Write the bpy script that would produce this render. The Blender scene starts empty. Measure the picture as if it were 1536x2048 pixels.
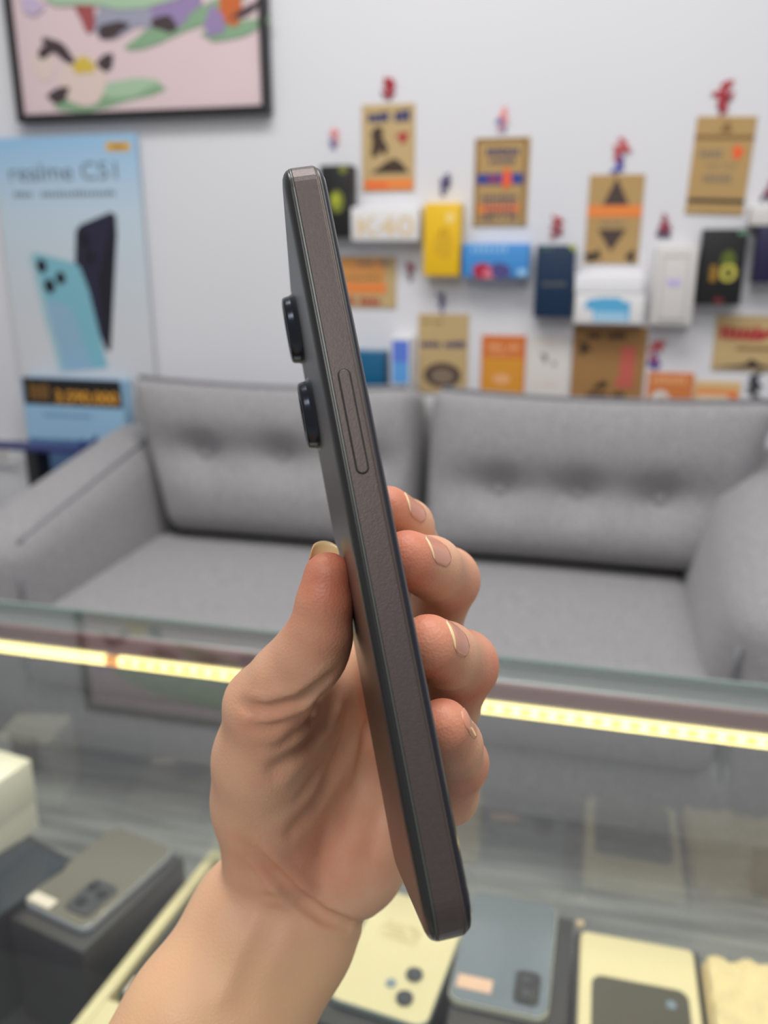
import bpy, bmesh, math, random
import numpy as np
from mathutils import Vector, Matrix

random.seed(7)
rng = np.random.default_rng(7)
sc = bpy.context.scene
COL = sc.collection

# ------------------------------------------------------------------ camera
F_PX = 1700.0
PITCH, YAW, EYE = math.radians(17.2), math.radians(14.0), 1.09
FW = np.array([-math.sin(YAW) * math.cos(PITCH), math.cos(YAW) * math.cos(PITCH), -math.sin(PITCH)])
RT = np.array([math.cos(YAW), math.sin(YAW), 0.0])
UP = np.cross(RT, FW)
EYE_P = np.array([0.0, 0.0, EYE])
cam = bpy.data.cameras.new('camera')
cam_ob = bpy.data.objects.new('camera', cam)
COL.objects.link(cam_ob)
cam.sensor_fit = 'VERTICAL'
cam.sensor_height = 36.0
cam.sensor_width = 27.0
cam.lens = F_PX / 2048 * 36.0
cam.clip_start = 0.01
cam.dof.use_dof = True
cam.dof.focus_distance = 0.196
cam.dof.aperture_fstop = 11.8
M = Matrix.Identity(4)
for i in range(3):
    M[i][0], M[i][1], M[i][2], M[i][3] = RT[i], UP[i], -FW[i], EYE_P[i]
cam_ob.matrix_world = M
sc.camera = cam_ob

# ------------------------------------------------------------------ light
world = bpy.data.worlds.new('shop_ambient_fill')  # even fill from all sides, standing in for the room's soft light
sc.world = world
world.use_nodes = True
world.node_tree.nodes['Background'].inputs[0].default_value = (0.97, 0.98, 1.0, 1)
world.node_tree.nodes['Background'].inputs[1].default_value = 0.34


def area(name, loc, target, sx, sy, power, col):
    l = bpy.data.lights.new(name, 'AREA')
    l.shape = 'RECTANGLE'
    l.size, l.size_y, l.energy, l.color = sx, sy, power, col
    o = bpy.data.objects.new(name, l)
    COL.objects.link(o)
    o.location = loc
    o.rotation_euler = (Vector(target) - Vector(loc)).to_track_quat('-Z', 'Y').to_euler()
    return o


area('ceiling_and_fill_light', (-0.5, 0.9, 2.9), (-0.5, 0.95, 0), 1.6, 0.6, 40, (1.0, 0.98, 0.95))
area('ceiling_and_fill_light', (0.9, 0.2, 2.9), (0.9, 0.25, 0), 1.6, 0.6, 24, (1.0, 0.98, 0.95))
area('ceiling_and_fill_light', (-0.3, -1.5, 2.9), (-0.25, -0.6, 0), 1.6, 0.6, 32, (1.0, 0.98, 0.96))  # unseen fill lamp added behind the camera to brighten the palm

sc.view_settings.view_transform = 'Standard'
sc.view_settings.look = 'None'
sc.view_settings.exposure = 0.0
sc.view_settings.gamma = 1.0
sc.view_settings.use_curve_mapping = False


# ------------------------------------------------------------------ helpers
def ray(x, y):
    return FW + RT * (x - 768) / F_PX - UP * (y - 1024) / F_PX


def on_y(x, y, Y):
    d = ray(x, y)
    return EYE_P + d * Y / d[1]


def lin(c):
    return tuple(((v / 255) / 12.92 if v / 255 <= 0.04045 else ((v / 255 + 0.055) / 1.055) ** 2.4) for v in c)


MATS = {}


def mat(name, rgb, rough=0.5, metal=0.0, noise=0.0, nscale=40.0, bump=0.0, bscale=300.0, emit=None, estr=0.0, sheen=0.0, spec=0.5, coat=0.0):
    if name in MATS:
        return MATS[name]
    m = bpy.data.materials.new(name)
    m.use_nodes = True
    nt = m.node_tree
    b = nt.nodes['Principled BSDF']
    c = lin(rgb)
    b.inputs['Base Color'].default_value = (*c, 1)
    b.inputs['Roughness'].default_value = rough
    b.inputs['Metallic'].default_value = metal
    b.inputs['Specular IOR Level'].default_value = spec
    b.inputs['Coat Weight'].default_value = coat
    b.inputs['Sheen Weight'].default_value = sheen
    if noise or bump:
        tc = nt.nodes.new('ShaderNodeTexCoord')
    if noise:
        n = nt.nodes.new('ShaderNodeTexNoise')
        n.inputs['Scale'].default_value = nscale
        n.inputs['Detail'].default_value = 4
        nt.links.new(tc.outputs['Object'], n.inputs['Vector'])
        mx = nt.nodes.new('ShaderNodeMix')
        mx.data_type = 'RGBA'
        mx.inputs[6].default_value = (*[v * (1 - noise) for v in c], 1)
        mx.inputs[7].default_value = (*[min(1, v * (1 + noise)) for v in c], 1)
        nt.links.new(n.outputs['Fac'], mx.inputs[0])
        nt.links.new(mx.outputs[2], b.inputs['Base Color'])
    if bump:
        n2 = nt.nodes.new('ShaderNodeTexNoise')
        n2.inputs['Scale'].default_value = bscale
        n2.inputs['Detail'].default_value = 3
        nt.links.new(tc.outputs['Object'], n2.inputs['Vector'])
        bp = nt.nodes.new('ShaderNodeBump')
        bp.inputs['Strength'].default_value = bump
        bp.inputs['Distance'].default_value = 0.001
        nt.links.new(n2.outputs['Fac'], bp.inputs['Height'])
        nt.links.new(bp.outputs['Normal'], b.inputs['Normal'])
    if emit:
        b.inputs['Emission Color'].default_value = (*lin(emit), 1)
        b.inputs['Emission Strength'].default_value = estr
    MATS[name] = m
    return m


def glass_mat(name, tint, refl=1.0, ior=1.8):
    """thin pane: clear transmission with Fresnel reflection"""
    m = bpy.data.materials.new(name)
    m.use_nodes = True
    nt = m.node_tree
    nt.nodes.clear()
    out = nt.nodes.new('ShaderNodeOutputMaterial')
    tr = nt.nodes.new('ShaderNodeBsdfTransparent')
    tr.inputs[0].default_value = (*tint, 1)
    gl = nt.nodes.new('ShaderNodeBsdfGlossy')
    gl.inputs['Roughness'].default_value = 0.03
    gl.inputs[0].default_value = (refl, refl, refl, 1)
    fr = nt.nodes.new('ShaderNodeFresnel')
    fr.inputs[0].default_value = ior
    mx = nt.nodes.new('ShaderNodeMixShader')
    ge = nt.nodes.new('ShaderNodeNewGeometry')
    mu = nt.nodes.new('ShaderNodeMath')          # the far face of the pane only transmits
    mu.operation = 'MULTIPLY'
    iv = nt.nodes.new('ShaderNodeMath')
    iv.operation = 'SUBTRACT'
    iv.inputs[0].default_value = 1.0
    nt.links.new(ge.outputs['Backfacing'], iv.inputs[1])
    nt.links.new(fr.outputs[0], mu.inputs[0])
    nt.links.new(iv.outputs[0], mu.inputs[1])
    nt.links.new(mu.outputs[0], mx.inputs[0])
    nt.links.new(tr.outputs[0], mx.inputs[1])
    nt.links.new(gl.outputs[0], mx.inputs[2])
    nt.links.new(mx.outputs[0], out.inputs[0])
    return m


def gradient_mat(name, stops, axis=2, lo=0.0, hi=1.0, rough=0.5):
    """printed colour gradient along an object axis"""
    m = bpy.data.materials.new(name)
    m.use_nodes = True
    nt = m.node_tree
    b = nt.nodes['Principled BSDF']
    b.inputs['Roughness'].default_value = rough
    tc = nt.nodes.new('ShaderNodeTexCoord')
    sp = nt.nodes.new('ShaderNodeSeparateXYZ')
    mr = nt.nodes.new('ShaderNodeMapRange')
    mr.inputs['From Min'].default_value = lo
    mr.inputs['From Max'].default_value = hi
    cr = nt.nodes.new('ShaderNodeValToRGB')
    els = cr.color_ramp.elements
    while len(els) < len(stops):
        els.new(0.5)
    for e, (p, c) in zip(els, stops):
        e.position = p
        e.color = (*lin(c), 1)
    nt.links.new(tc.outputs['Object'], sp.inputs[0])
    nt.links.new(sp.outputs[axis], mr.inputs['Value'])
    nt.links.new(mr.outputs[0], cr.inputs[0])
    nt.links.new(cr.outputs[0], b.inputs['Base Color'])
    return m


def link(name, me, parent=None, loc=None):
    o = bpy.data.objects.new(name, me)
    COL.objects.link(o)
    if parent is not None:
        o.parent = parent
    if loc is not None:
        o.location = loc
    return o


def empty(name, loc, rz=0.0):
    o = bpy.data.objects.new(name, None)
    o.empty_display_size = 0.02
    COL.objects.link(o)
    o.location = loc
    o.rotation_euler = (0, 0, rz)
    return o


def tag(o, label=None, cat=None, group=None, kind=None):
    if label:
        o['label'] = label
    if cat:
        o['category'] = cat
    if group:
        o['group'] = group
    if kind:
        o['kind'] = kind
    return o


def mesh_from(name, verts, faces, mats, mis=None, smooth=False):
    me = bpy.data.meshes.new(name)
    me.from_pydata([tuple(v) for v in verts], [], faces)
    for m in (mats if isinstance(mats, (list, tuple)) else [mats]):
        me.materials.append(m)
    if mis is not None:
        me.polygons.foreach_set('material_index', mis)
    if smooth:
        me.polygons.foreach_set('use_smooth', [True] * len(me.polygons))
    me.update()
    return me


def box_mesh(name, lo, hi, m, bevel=0.0, segs=2):
    bm = bmesh.new()
    bmesh.ops.create_cube(bm, size=1)
    for v in bm.verts:
        v.co = Vector([lo[i] + (v.co[i] + .5) * (hi[i] - lo[i]) for i in range(3)])
    if bevel:
        bmesh.ops.bevel(bm, geom=list(bm.edges), offset=bevel, segments=segs, affect='EDGES', profile=0.5)
    me = bpy.data.meshes.new(name)
    bm.to_mesh(me)
    bm.free()
    me.materials.append(m)
    if bevel and segs > 2:
        me.polygons.foreach_set('use_smooth', [True] * len(me.polygons))
    return me


def box(name, lo, hi, m, parent=None, bevel=0.0, segs=2):
    """box part; with a parent the limits are in the parent's own frame"""
    c = [(lo[0] + hi[0]) / 2, (lo[1] + hi[1]) / 2, lo[2]]
    me = box_mesh(name, [lo[i] - c[i] for i in range(3)], [hi[i] - c[i] for i in range(3)], m, bevel, segs)
    return link(name, me, parent, c)


def rounded_outline(w, h, r, n=6):
    pts = []
    for cx, cy, a0 in ((w / 2 - r, h / 2 - r, 0), (-w / 2 + r, h / 2 - r, 90), (-w / 2 + r, -h / 2 + r, 180), (w / 2 - r, -h / 2 + r, 270)):
        for i in range(n + 1):
            a = math.radians(a0 + 90 * i / n)
            pts.append((cx + r * math.cos(a), cy + r * math.sin(a)))
    return pts


def loft_outline(w, h, r, prof, n=6, cap=True):
    """stack rounded rectangles: prof = [(z, inset)], closed at both ends"""
    V, Fc = [], []
    N = None
    for z, ins in prof:
        o = rounded_outline(w - 2 * ins, h - 2 * ins, max(r - ins, 0.0002), n)
        N = len(o)
        V += [(x, y, z) for x, y in o]
    for k in range(len(prof) - 1):
        for i in range(N):
            j = (i + 1) % N
            Fc.append((k * N + i, k * N + j, (k + 1) * N + j, (k + 1) * N + i))
    if cap:
        Fc.append(tuple(reversed(range(N))))
        Fc.append(tuple(range((len(prof) - 1) * N, len(prof) * N)))
    return V, Fc


def soft_block(name, half, r, m, parent, loc, n=(20, 8, 14), shape=None, rot=None):
    """upholstered block: rounded box on a fine grid, then a shaping function on its points"""
    vid, V, Fc = {}, [], []
    hx = np.array(half)

    def vert(p):
        k = tuple(np.round(p, 5))
        if k not in vid:
            vid[k] = len(V)
            V.append(np.array(p, float))
        return vid[k]
    for ax in range(3):
        a, b = (ax + 1) % 3, (ax + 2) % 3
        for s in (-1, 1):
            for i in range(n[a]):
                for j in range(n[b]):
                    q = []
                    for di, dj in ((0, 0), (1, 0), (1, 1), (0, 1)):
                        p = [0, 0, 0]
                        p[ax] = s
                        p[a] = -1 + 2 * (i + di) / n[a]
                        p[b] = -1 + 2 * (j + dj) / n[b]
                        q.append(vert(p))
                    Fc.append(q if s > 0 else q[::-1])
    P = np.array(V) * hx
    q = np.clip(P, -(hx - r), hx - r)
    d = P - q
    l = np.linalg.norm(d, axis=1, keepdims=True)
    P2 = np.where(l > 1e-9, q + r * d / np.maximum(l, 1e-9), P)
    if shape is not None:
        P2 = shape(P2, np.array(V))
    me = mesh_from(name, P2.tolist(), Fc, m, smooth=True)
    o = link(name, me, parent, loc)
    if rot:
        o.rotation_euler = rot
    return o


def tube(name, pts, r, m, parent=None, n=6):
    V, Fc = [], []
    pts = [Vector(p) for p in pts]
    for i, p in enumerate(pts):
        t = (pts[min(i + 1, len(pts) - 1)] - pts[max(i - 1, 0)]).normalized()
        u = t.orthogonal().normalized() if i == 0 else (u - t * u.dot(t)).normalized()
        w = t.cross(u)
        for k in range(n):
            a = 2 * math.pi * k / n
            V.append(p + (u * math.cos(a) + w * math.sin(a)) * r)
    for i in range(len(pts) - 1):
        for k in range(n):
            Fc.append((i * n + k, i * n + (k + 1) % n, (i + 1) * n + (k + 1) % n, (i + 1) * n + k))
    Fc.append(tuple(reversed(range(n))))
    Fc.append(tuple(range((len(pts) - 1) * n, len(pts) * n)))
    return link(name, mesh_from(name, V, Fc, m, smooth=True), parent)


class Print:
    """flat ink on a vertical panel: polygons in panel coordinates (x across, z up), a hair in front"""

    def __init__(self):
        self.V, self.F, self.mi, self.mats, self.lay = [], [], [], [], 0

    def poly(self, pts, m):
        if m not in self.mats:
            self.mats.append(m)
        self.lay += 1
        y = -0.00015 * self.lay
        b = len(self.V)
        self.V += [(p[0], y, p[1]) for p in pts]
        self.F.append(tuple(range(b, b + len(pts))))
        self.mi.append(self.mats.index(m))

    def rect(self, x0, z0, x1, z1, m):
        self.poly([(x0, z0), (x1, z0), (x1, z1), (x0, z1)], m)

    def blob(self, cx, cz, rx, rz, m, rot=0.0, wob=0.0, n=20):
        ph = random.random() * 6
        out = []
        for i in range(n):
            a = 2 * math.pi * i / n
            k = 1 + wob * math.sin(3 * a + ph) + wob * .6 * math.sin(5 * a + 2 * ph)
            x, z = rx * k * math.cos(a), rz * k * math.sin(a)
            out.append((cx + x * math.cos(rot) - z * math.sin(rot), cz + x * math.sin(rot) + z * math.cos(rot)))
        self.poly(out, m)

    def bars(self, x0, z0, x1, z1, n, m, fill=.72, jit=.3):
        """a line of illegibly small print"""
        w = (x1 - x0) / n
        self.lay += 1
        if m not in self.mats:
            self.mats.append(m)
        y = -0.00015 * self.lay
        for i in range(n):
            if n > 6 and random.random() < .1:
                continue
            a = x0 + i * w
            zz = z1 - (z1 - z0) * jit * random.random()
            b = len(self.V)
            self.V += [(a, y, z0), (a + w * fill, y, z0), (a + w * fill, y, zz), (a, y, zz)]
            self.F.append((b, b + 1, b + 2, b + 3))
            self.mi.append(self.mats.index(m))

    def text(self, s, x, z, size, m, width=None, bold=0.0):
        cu = bpy.data.curves.new('lettering', 'FONT')
        cu.body = s
        cu.size = size
        cu.offset = bold
        cu.resolution_u = 3
        ob = bpy.data.objects.new('lettering', cu)
        COL.objects.link(ob)
        bpy.context.view_layer.update()
        me = bpy.data.meshes.new_from_object(ob.evaluated_get(bpy.context.evaluated_depsgraph_get()))
        bpy.data.objects.remove(ob)
        xs = [v.co.x for v in me.vertices]
        k = (width / (max(xs) - min(xs))) if width else 1.0
        x0 = min(xs)
        self.lay += 1
        if m not in self.mats:
            self.mats.append(m)
        y = -0.00015 * self.lay
        b = len(self.V)
        self.V += [(x + (v.co.x - x0) * k, y, z + v.co.y) for v in me.vertices]
        for p in me.polygons:
            self.F.append(tuple(b + i for i in p.vertices))
            self.mi.append(self.mats.index(m))
        bpy.data.meshes.remove(me)

    def build(self, parent, name='print', y=0.0):
        par = list(range(len(self.V)))

        def find(i):
            while par[i] != i:
                par[i] = par[par[i]]
                i = par[i]
            return i
        for f in self.F:
            for i in f[1:]:
                par[find(i)] = find(f[0])
        isl = {}
        for n_, f in enumerate(self.F):
            isl.setdefault(find(f[0]), []).append(n_)
        if len(isl) <= 14:                       # a few bold shapes: one piece each
            for fs in isl.values():
                ids = sorted({i for n_ in fs for i in self.F[n_]})
                mp = {a: b for b, a in enumerate(ids)}
                link(name, mesh_from(name, [self.V[i] for i in ids], [tuple(mp[i] for i in self.F[n_]) for n_ in fs], self.mats[self.mi[fs[0]]]), parent, (0, y - .0004, 0))
            return None
        me = mesh_from(name, self.V, self.F, self.mats, self.mi)
        return tag(link(name, me, parent, (0, y - .0004, 0)), kind='stuff')   # fine print: past picking apart


# ------------------------------------------------------------------ materials
WHITE_WALL = mat('wall_paint', (214, 214, 219), .85, noise=.025, nscale=2.5)
INK_NAVY = mat('ink_navy', (44, 52, 100), .6)
INK_BLACK = mat('ink_black', (38, 34, 32), .6)
INK_BROWN = mat('ink_brown', (62, 44, 30), .6)
INK_ORANGE = mat('ink_orange', (228, 130, 60), .6)
INK_REDOR = mat('ink_red_orange', (232, 92, 40), .6)
INK_RED = mat('ink_red', (170, 40, 48), .6)
INK_GREY = mat('ink_grey', (120, 112, 100), .6)
INK_TAN = mat('ink_tan', (128, 96, 52), .6)
INK_GREEN = mat('ink_lime', (170, 178, 50), .5)
INK_WHITE = mat('ink_white', (225, 225, 228), .6)
KRAFT = mat('kraft_board', (188, 162, 116), .8, noise=.06, nscale=60)
KRAFT_D = mat('kraft_board_dark', (176, 144, 94), .8, noise=.06, nscale=60)
WHITE_CARD = mat('white_card', (222, 221, 222), .45)
BLACK_CARD = mat('black_card', (14, 14, 17), .5)
DARK_PLASTIC = mat('dark_plastic', (32, 33, 36), .35)
SILVER = mat('brushed_silver', (206, 209, 214), .35, metal=.35)
LENS = mat('lens_glass', (10, 11, 14), .08, coat=.5)

# ------------------------------------------------------------------ setting
D = 2.15
w = box('wall_back', (-3.2, D, 0), (2.4, D + .1, 2.95), WHITE_WALL)
tag(w, 'white painted shop wall behind the grey sofa', kind='structure')


def floor_mat():
    m = mat('floor_vinyl', (140, 140, 142), .4)
    nt = m.node_tree
    b = nt.nodes['Principled BSDF']
    tc = nt.nodes.new('ShaderNodeTexCoord')
    mp = nt.nodes.new('ShaderNodeMapping')
    mp.inputs['Scale'].default_value = (1.2, 14, 1)
    n = nt.nodes.new('ShaderNodeTexNoise')
    n.inputs['Scale'].default_value = 3
    n.inputs['Detail'].default_value = 5
    cr = nt.nodes.new('ShaderNodeValToRGB')
    cr.color_ramp.elements[0].position = .3
    cr.color_ramp.elements[0].color = (*lin((132, 131, 129)), 1)
    cr.color_ramp.elements[1].position = .7
    cr.color_ramp.elements[1].color = (*lin((206, 203, 198)), 1)
    nt.links.new(tc.outputs['Object'], mp.inputs[0])
    nt.links.new(mp.outputs[0], n.inputs['Vector'])
    nt.links.new(n.outputs['Fac'], cr.inputs[0])
    nt.links.new(cr.outputs[0], b.inputs['Base Color'])
    return m


fl = box('floor', (-3.2, -1.2, -.05), (2.4, D, 0), floor_mat())
tag(fl, 'grey streaked vinyl floor seen through the counter glass', kind='structure')

# ------------------------------------------------------------------ sofa
def fabric_mat():
    m = mat('sofa_fabric', (150, 149, 151), .95, sheen=.25, spec=.2)
    nt = m.node_tree
    b = nt.nodes['Principled BSDF']
    tc = nt.nodes.new('ShaderNodeTexCoord')
    n = nt.nodes.new('ShaderNodeTexNoise')
    n.inputs['Scale'].default_value = 220
    n.inputs['Detail'].default_value = 3
    cr = nt.nodes.new('ShaderNodeValToRGB')
    cr.color_ramp.elements[0].position = .3
    cr.color_ramp.elements[0].color = (*lin((124, 123, 126)), 1)
    cr.color_ramp.elements[1].position = .7
    cr.color_ramp.elements[1].color = (*lin((164, 162, 164)), 1)
    nt.links.new(tc.outputs['Object'], n.inputs['Vector'])
    nt.links.new(n.outputs['Fac'], cr.inputs[0])
    nt.links.new(cr.outputs[0], b.inputs['Base Color'])
    bp = nt.nodes.new('ShaderNodeBump')
    bp.inputs['Strength'].default_value = .4
    bp.inputs['Distance'].default_value = .002
    nt.links.new(n.outputs['Fac'], bp.inputs['Height'])
    nt.links.new(bp.outputs['Normal'], b.inputs['Normal'])
    return m


FAB = fabric_mat()
FAB_DK = mat('sofa_piping', (126, 126, 131), .95)
WOOD_DK = mat('dark_stained_wood', (58, 46, 40), .5, noise=.2, nscale=30)
sofa = empty('sofa', (-.41, 1.3, 0))
tag(sofa, 'grey fabric two-seat sofa with tufted back cushions behind the glass counter', 'sofa')
SX, SY = -.41, 1.3


def S(x, y, z):
    return (x - SX, y - SY, z)


def base_shape(P, U):
    return P


soft_block('base', (.80, .37, .08), .02, FAB, sofa, S(-.41, 1.68, .20), (10, 6, 3))
soft_block('back_frame', (.80, .04, .28), .03, FAB, sofa, S(-.41, 2.06, .44), (10, 3, 6))
for x0, x1 in ((-1.055, -.40), (-.395, .235)):
    def seat_shape(P, U):
        P[:, 2] += .014 * (1 - U[:, 0] ** 2) * (1 - U[:, 1] ** 2) * (U[:, 2] > 0)
        return P
    soft_block('seat_cushion', ((x1 - x0) / 2, .29, .075), .035, FAB, sofa, S((x0 + x1) / 2, 1.575, .335), (16, 14, 5), seat_shape)
for x0, x1, btn, bz, out in ((-1.05, -.392, (-.895, -.70, -.51), .005, -1), (-.355, .32, (-.19, -.02, .15), -.035, 1)):
    cx = (x0 + x1) / 2
    hw = (x1 - x0) / 2

    def back_shape(P, U, cx=cx, btn=btn, bz=bz, out=out):
        front = (U[:, 1] < -.99) | ((U[:, 1] < 0))
        bulge = .045 * (1 - U[:, 0] ** 4) * (1 - U[:, 2] ** 4)
        valley = .030 * np.exp(-((P[:, 2] - bz) / .055) ** 2) * (1 - U[:, 0] ** 6)
        dent = np.zeros(len(P))
        for bx in btn:
            dent += .028 * np.exp(-(((P[:, 0] - (bx - cx)) / .046) ** 2 + ((P[:, 2] - bz) / .042) ** 2))
        P[:, 1] -= np.where(front, bulge - valley - dent, 0) * np.clip(-U[:, 1], 0, 1)
        P[:, 2] += np.where(U[:, 2] > .9, -.012 * (1 - U[:, 0] ** 2) * 1.0, 0)
        # the outer side flares towards the top
        P[:, 0] += out * .06 * U[:, 2] * np.clip(out * U[:, 0], 0, 1)
        return P
    bc = soft_block('back_cushion', (hw, .085, .185), .035, FAB, sofa, S(cx, 1.90, .600), (44, 8, 30), back_shape, rot=(math.radians(-12), 0, 0))
    for bx in btn:
        V, Fc = loft_outline(.03, .03, .0149, [(-.004, .003), (0, 0), (.004, .002), (.006, .006)], 4)
        bo = link('button', mesh_from('button', V, Fc, FAB, smooth=True), bc, (bx - cx, -.072, bz))
        bo.rotation_euler = (math.radians(90), 0, 0)
    # piping along the top rear and front edges
    for yy in (-.066, .07):
        tube('piping', [(-hw * .93 + hw * 1.86 * i / 16 + out * .055 * max(0, out * (i / 8 - 1)), yy, .183 - .012 * (1 - (2 * i / 16 - 1) ** 2)) for i in range(17)], .005, FAB_DK, bc)
for sgn, cx, hwid in ((-1, -1.125, .085), (1, .345, .105)):
    def arm_shape(P, U, sgn=sgn):
        t = (U[:, 1] + 1) / 2            # 0 front, 1 back
        up = np.clip((U[:, 2] + 1) / 2, 0, 1)
        P[:, 2] += up * (-.072 + (.088 if sgn < 0 else .11) * t)
        P[:, 0] += -sgn * (.02 if sgn < 0 else .034) * np.sin(np.clip(up, 0, 1) * math.pi) * (1 - U[:, 1] ** 6)
        P[:, 0] += sgn * .05 * up ** 2 * t
        P[:, 1] -= .02 * (1 - U[:, 0] ** 2) * (1 - U[:, 2] ** 2) * (U[:, 1] < 0)
        return P
    ar = soft_block('arm', (hwid, .375, .245), .06, FAB, sofa, S(cx, 1.675, .39), (8, 20, 14), arm_shape)
    inn = -sgn
    pts = []
    for i in range(15):
        t = i / 14
        pts.append((inn * (hwid - .022) + sgn * .05 * t, -.34 + .68 * t, .245 - .072 + .088 * t - .014))
    if sgn < 0:
        tube('piping', pts, .004, FAB_DK, ar)
    pts = []
    for i in range(11):
        z = -.22 + .36 * i / 10
        up = (z + .245) / .49
        pts.append((inn * (hwid - .022 + (.02 if sgn < 0 else .045) * math.sin(math.pi * up) * .45), -.358, z - .05 * up))
    tube('piping', pts, .005, FAB_DK, ar)
for lx in (-1.14, .35):
    for ly in (1.37, 2.0):
        V, Fc = loft_outline(.05, .05, .01, [(0, .008), (.12, 0)], 3)
        link('leg', mesh_from('leg', V, Fc, WOOD_DK, smooth=False), sofa, S(lx, ly, 0))

# ------------------------------------------------------------------ framed picture
def panel_frame(px, py, Y):
    p = on_y(px, py, Y)
    return p


def wx(px, py, Y=D):
    return float(on_y(px, py, Y)[0])


def wz(px, py, Y=D):
    return float(on_y(px, py, Y)[2])


pic = empty('framed_picture', (-1.165, 2.128, 1.405))
tag(pic, 'black-framed pink painting with grey, purple and green blobs, hung high on the white wall', 'picture')
PW, PH = .70, .43
FRM = mat('picture_frame_black', (34, 32, 34), .35)
box('frame', (-PW / 2, -.012, 0), (-PW / 2 + .0185, .02, PH), FRM, pic, .002)
box('frame', (PW / 2 - .018, -.012, 0), (PW / 2, .02, PH), FRM, pic, .002)
box('frame', (-PW / 2 + .018, -.012, 0), (PW / 2 - .018, .02, .018), FRM, pic, .002)
box('frame', (-PW / 2 + .018, -.012, PH - .018), (PW / 2 - .018, .02, PH), FRM, pic, .002)
box('canvas', (-PW / 2 + .018, .0, .018), (PW / 2 - .018, .018, PH - .018), mat('painting_pink', (214, 192, 196), .5, noise=.03, nscale=8), pic)
pr = Print()


def PB(px, py, rx, ry, m, rot=0.0, wob=.12):
    p = on_y(px, py, 2.128)
    s = (2.128 / 2.15) / 700.0
    pr.blob(p[0] + 1.165, p[2] - 1.405, rx * s * 1.02, ry * s * 1.0, m, rot, wob)


A_GREEN = mat('paint_green', (128, 160, 128), .6)
A_GREEN2 = mat('paint_green_pale', (160, 186, 158), .6)
A_PURPLE = mat('paint_purple', (144, 124, 166), .6)
A_PURPLE2 = mat('paint_grey_violet', (150, 150, 168), .6)
A_DK = mat('paint_dark_brown', (66, 52, 56), .6)
A_ORANGE = mat('paint_orange', (190, 96, 44), .6)
A_MAROON = mat('paint_maroon', (156, 76, 78), .6)
A_CREAM = mat('paint_cream', (214, 194, 186), .6)
A_YEL = mat('paint_yellow', (204, 176, 70), .6)
A_LILAC = mat('paint_lilac', (188, 172, 200), .6)
PB(210, 192, 108, 20, A_GREEN, .10)
PB(255, 175, 55, 14, A_GREEN2, .1)
PB(165, 160, 46, 44, A_CREAM, 0, .03)
PB(88, 130, 24, 26, A_CREAM, 0, .05)
PB(118, 100, 36, 11, A_DK, -.6)
PB(92, 104, 18, 9, A_DK, .3)
PB(212, 125, 17, 13, A_DK, .5)
PB(168, 132, 22, 13, A_YEL, .0)
PB(118, 190, 22, 12, A_DK, .3)
PB(340, 60, 90, 14, A_GREEN, .25)
PB(430, 20, 60, 16, A_GREEN, .3)
PB(470, 60, 60, 12, A_GREEN, .15)
PB(245, 30, 60, 32, A_PURPLE2, .2)
PB(300, 10, 60, 34, A_PURPLE2, .0)
PB(345, 8, 48, 34, A_PURPLE, .0)
PB(225, 60, 30, 12, A_DK, .2)
PB(330, 48, 24, 12, A_DK, -.2)
PB(172, 12, 18, 40, A_MAROON, .1)
PB(462, 10, 20, 34, A_ORANGE, -.1)
PB(430, 45, 18, 22, A_PURPLE, -.1)
PB(492, 22, 26, 6, A_DK, .4)
PB(65, 12, 22, 14, A_LILAC, -.3)
PB(280, -40, 160, 40, A_GREEN2, .1)
pr.build(pic, 'painted_scene')

# ------------------------------------------------------------------ phone advert banner
ban = empty('advert_banner', (-1.395, 2.125, 0))
tag(ban, 'tall pale blue advert banner reading realme C51, left below the framed picture', 'banner')
BW, BH = .425, 1.37
box('board', (-BW / 2, 0, 0), (BW / 2, .012, BH), gradient_mat('banner_print_sky', [(0, (206, 206, 210)), (.45, (206, 207, 211)), (.8, (190, 206, 218)), (1, (146, 188, 222))], 2, .4, BH, .45), ban, .001)
pr = Print()


def bx(px, py):
    p = on_y(px, py, 2.125)
    return p[0] + 1.395, p[2]


AD_GREY = mat('advert_grey_ink', (96, 108, 120), .5)
x0, z0 = bx(22, 372)
x1, _ = bx(236, 372)
pr.text('realme C51', x0, z0 + .012, .062, AD_GREY, x1 - x0)
x0, z0 = bx(30, 398)
x1, z1 = bx(232, 380)
pr.bars(x0, z0 + .004, x1, z1, 26, AD_GREY, .6)
pr.poly([bx(212, 302), bx(260, 302), bx(260, 284), bx(212, 284)], mat('advert_orange_tag', (218, 168, 62), .5))
pr.poly([bx(222, 296), bx(250, 296), bx(250, 290), bx(222, 290)], mat('advert_tag_text', (150, 110, 40), .5))
PH_DK = mat('advert_phone_midnight', (38, 34, 58), .4)
PH_DK2 = mat('advert_phone_black', (24, 22, 34), .4)
pr.poly([bx(152, 462), bx(160, 450), bx(222, 424), bx(232, 430), bx(234, 470), bx(222, 700), bx(214, 702), bx(170, 600), bx(150, 540)][::-1], PH_DK)
pr.poly([bx(196, 560), bx(226, 438), bx(232, 440), bx(228, 560), bx(220, 698), bx(210, 690)][::-1], PH_DK2)
pr.poly([bx(58, 512), bx(72, 506), bx(150, 526), bx(160, 534), bx(178, 580), bx(216, 735), bx(120, 742), bx(90, 640)][::-1], mat('advert_phone_teal', (124, 180, 196), .4))
pr.poly([bx(84, 600), bx(140, 612), bx(186, 738), bx(122, 742)][::-1], mat('advert_phone_pale', (142, 176, 200), .4))
pr.poly([bx(58, 512), bx(66, 509), bx(128, 741), bx(118, 742)][::-1], mat('advert_phone_edge', (166, 196, 204), .4))
for q, rr in (((84, 532), .016), ((100, 572), .017), ((122, 556), .015)):
    a = bx(*q)
    pr.blob(a[0], a[1], rr, rr * 1.15, PH_DK2, 0, 0)
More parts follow.
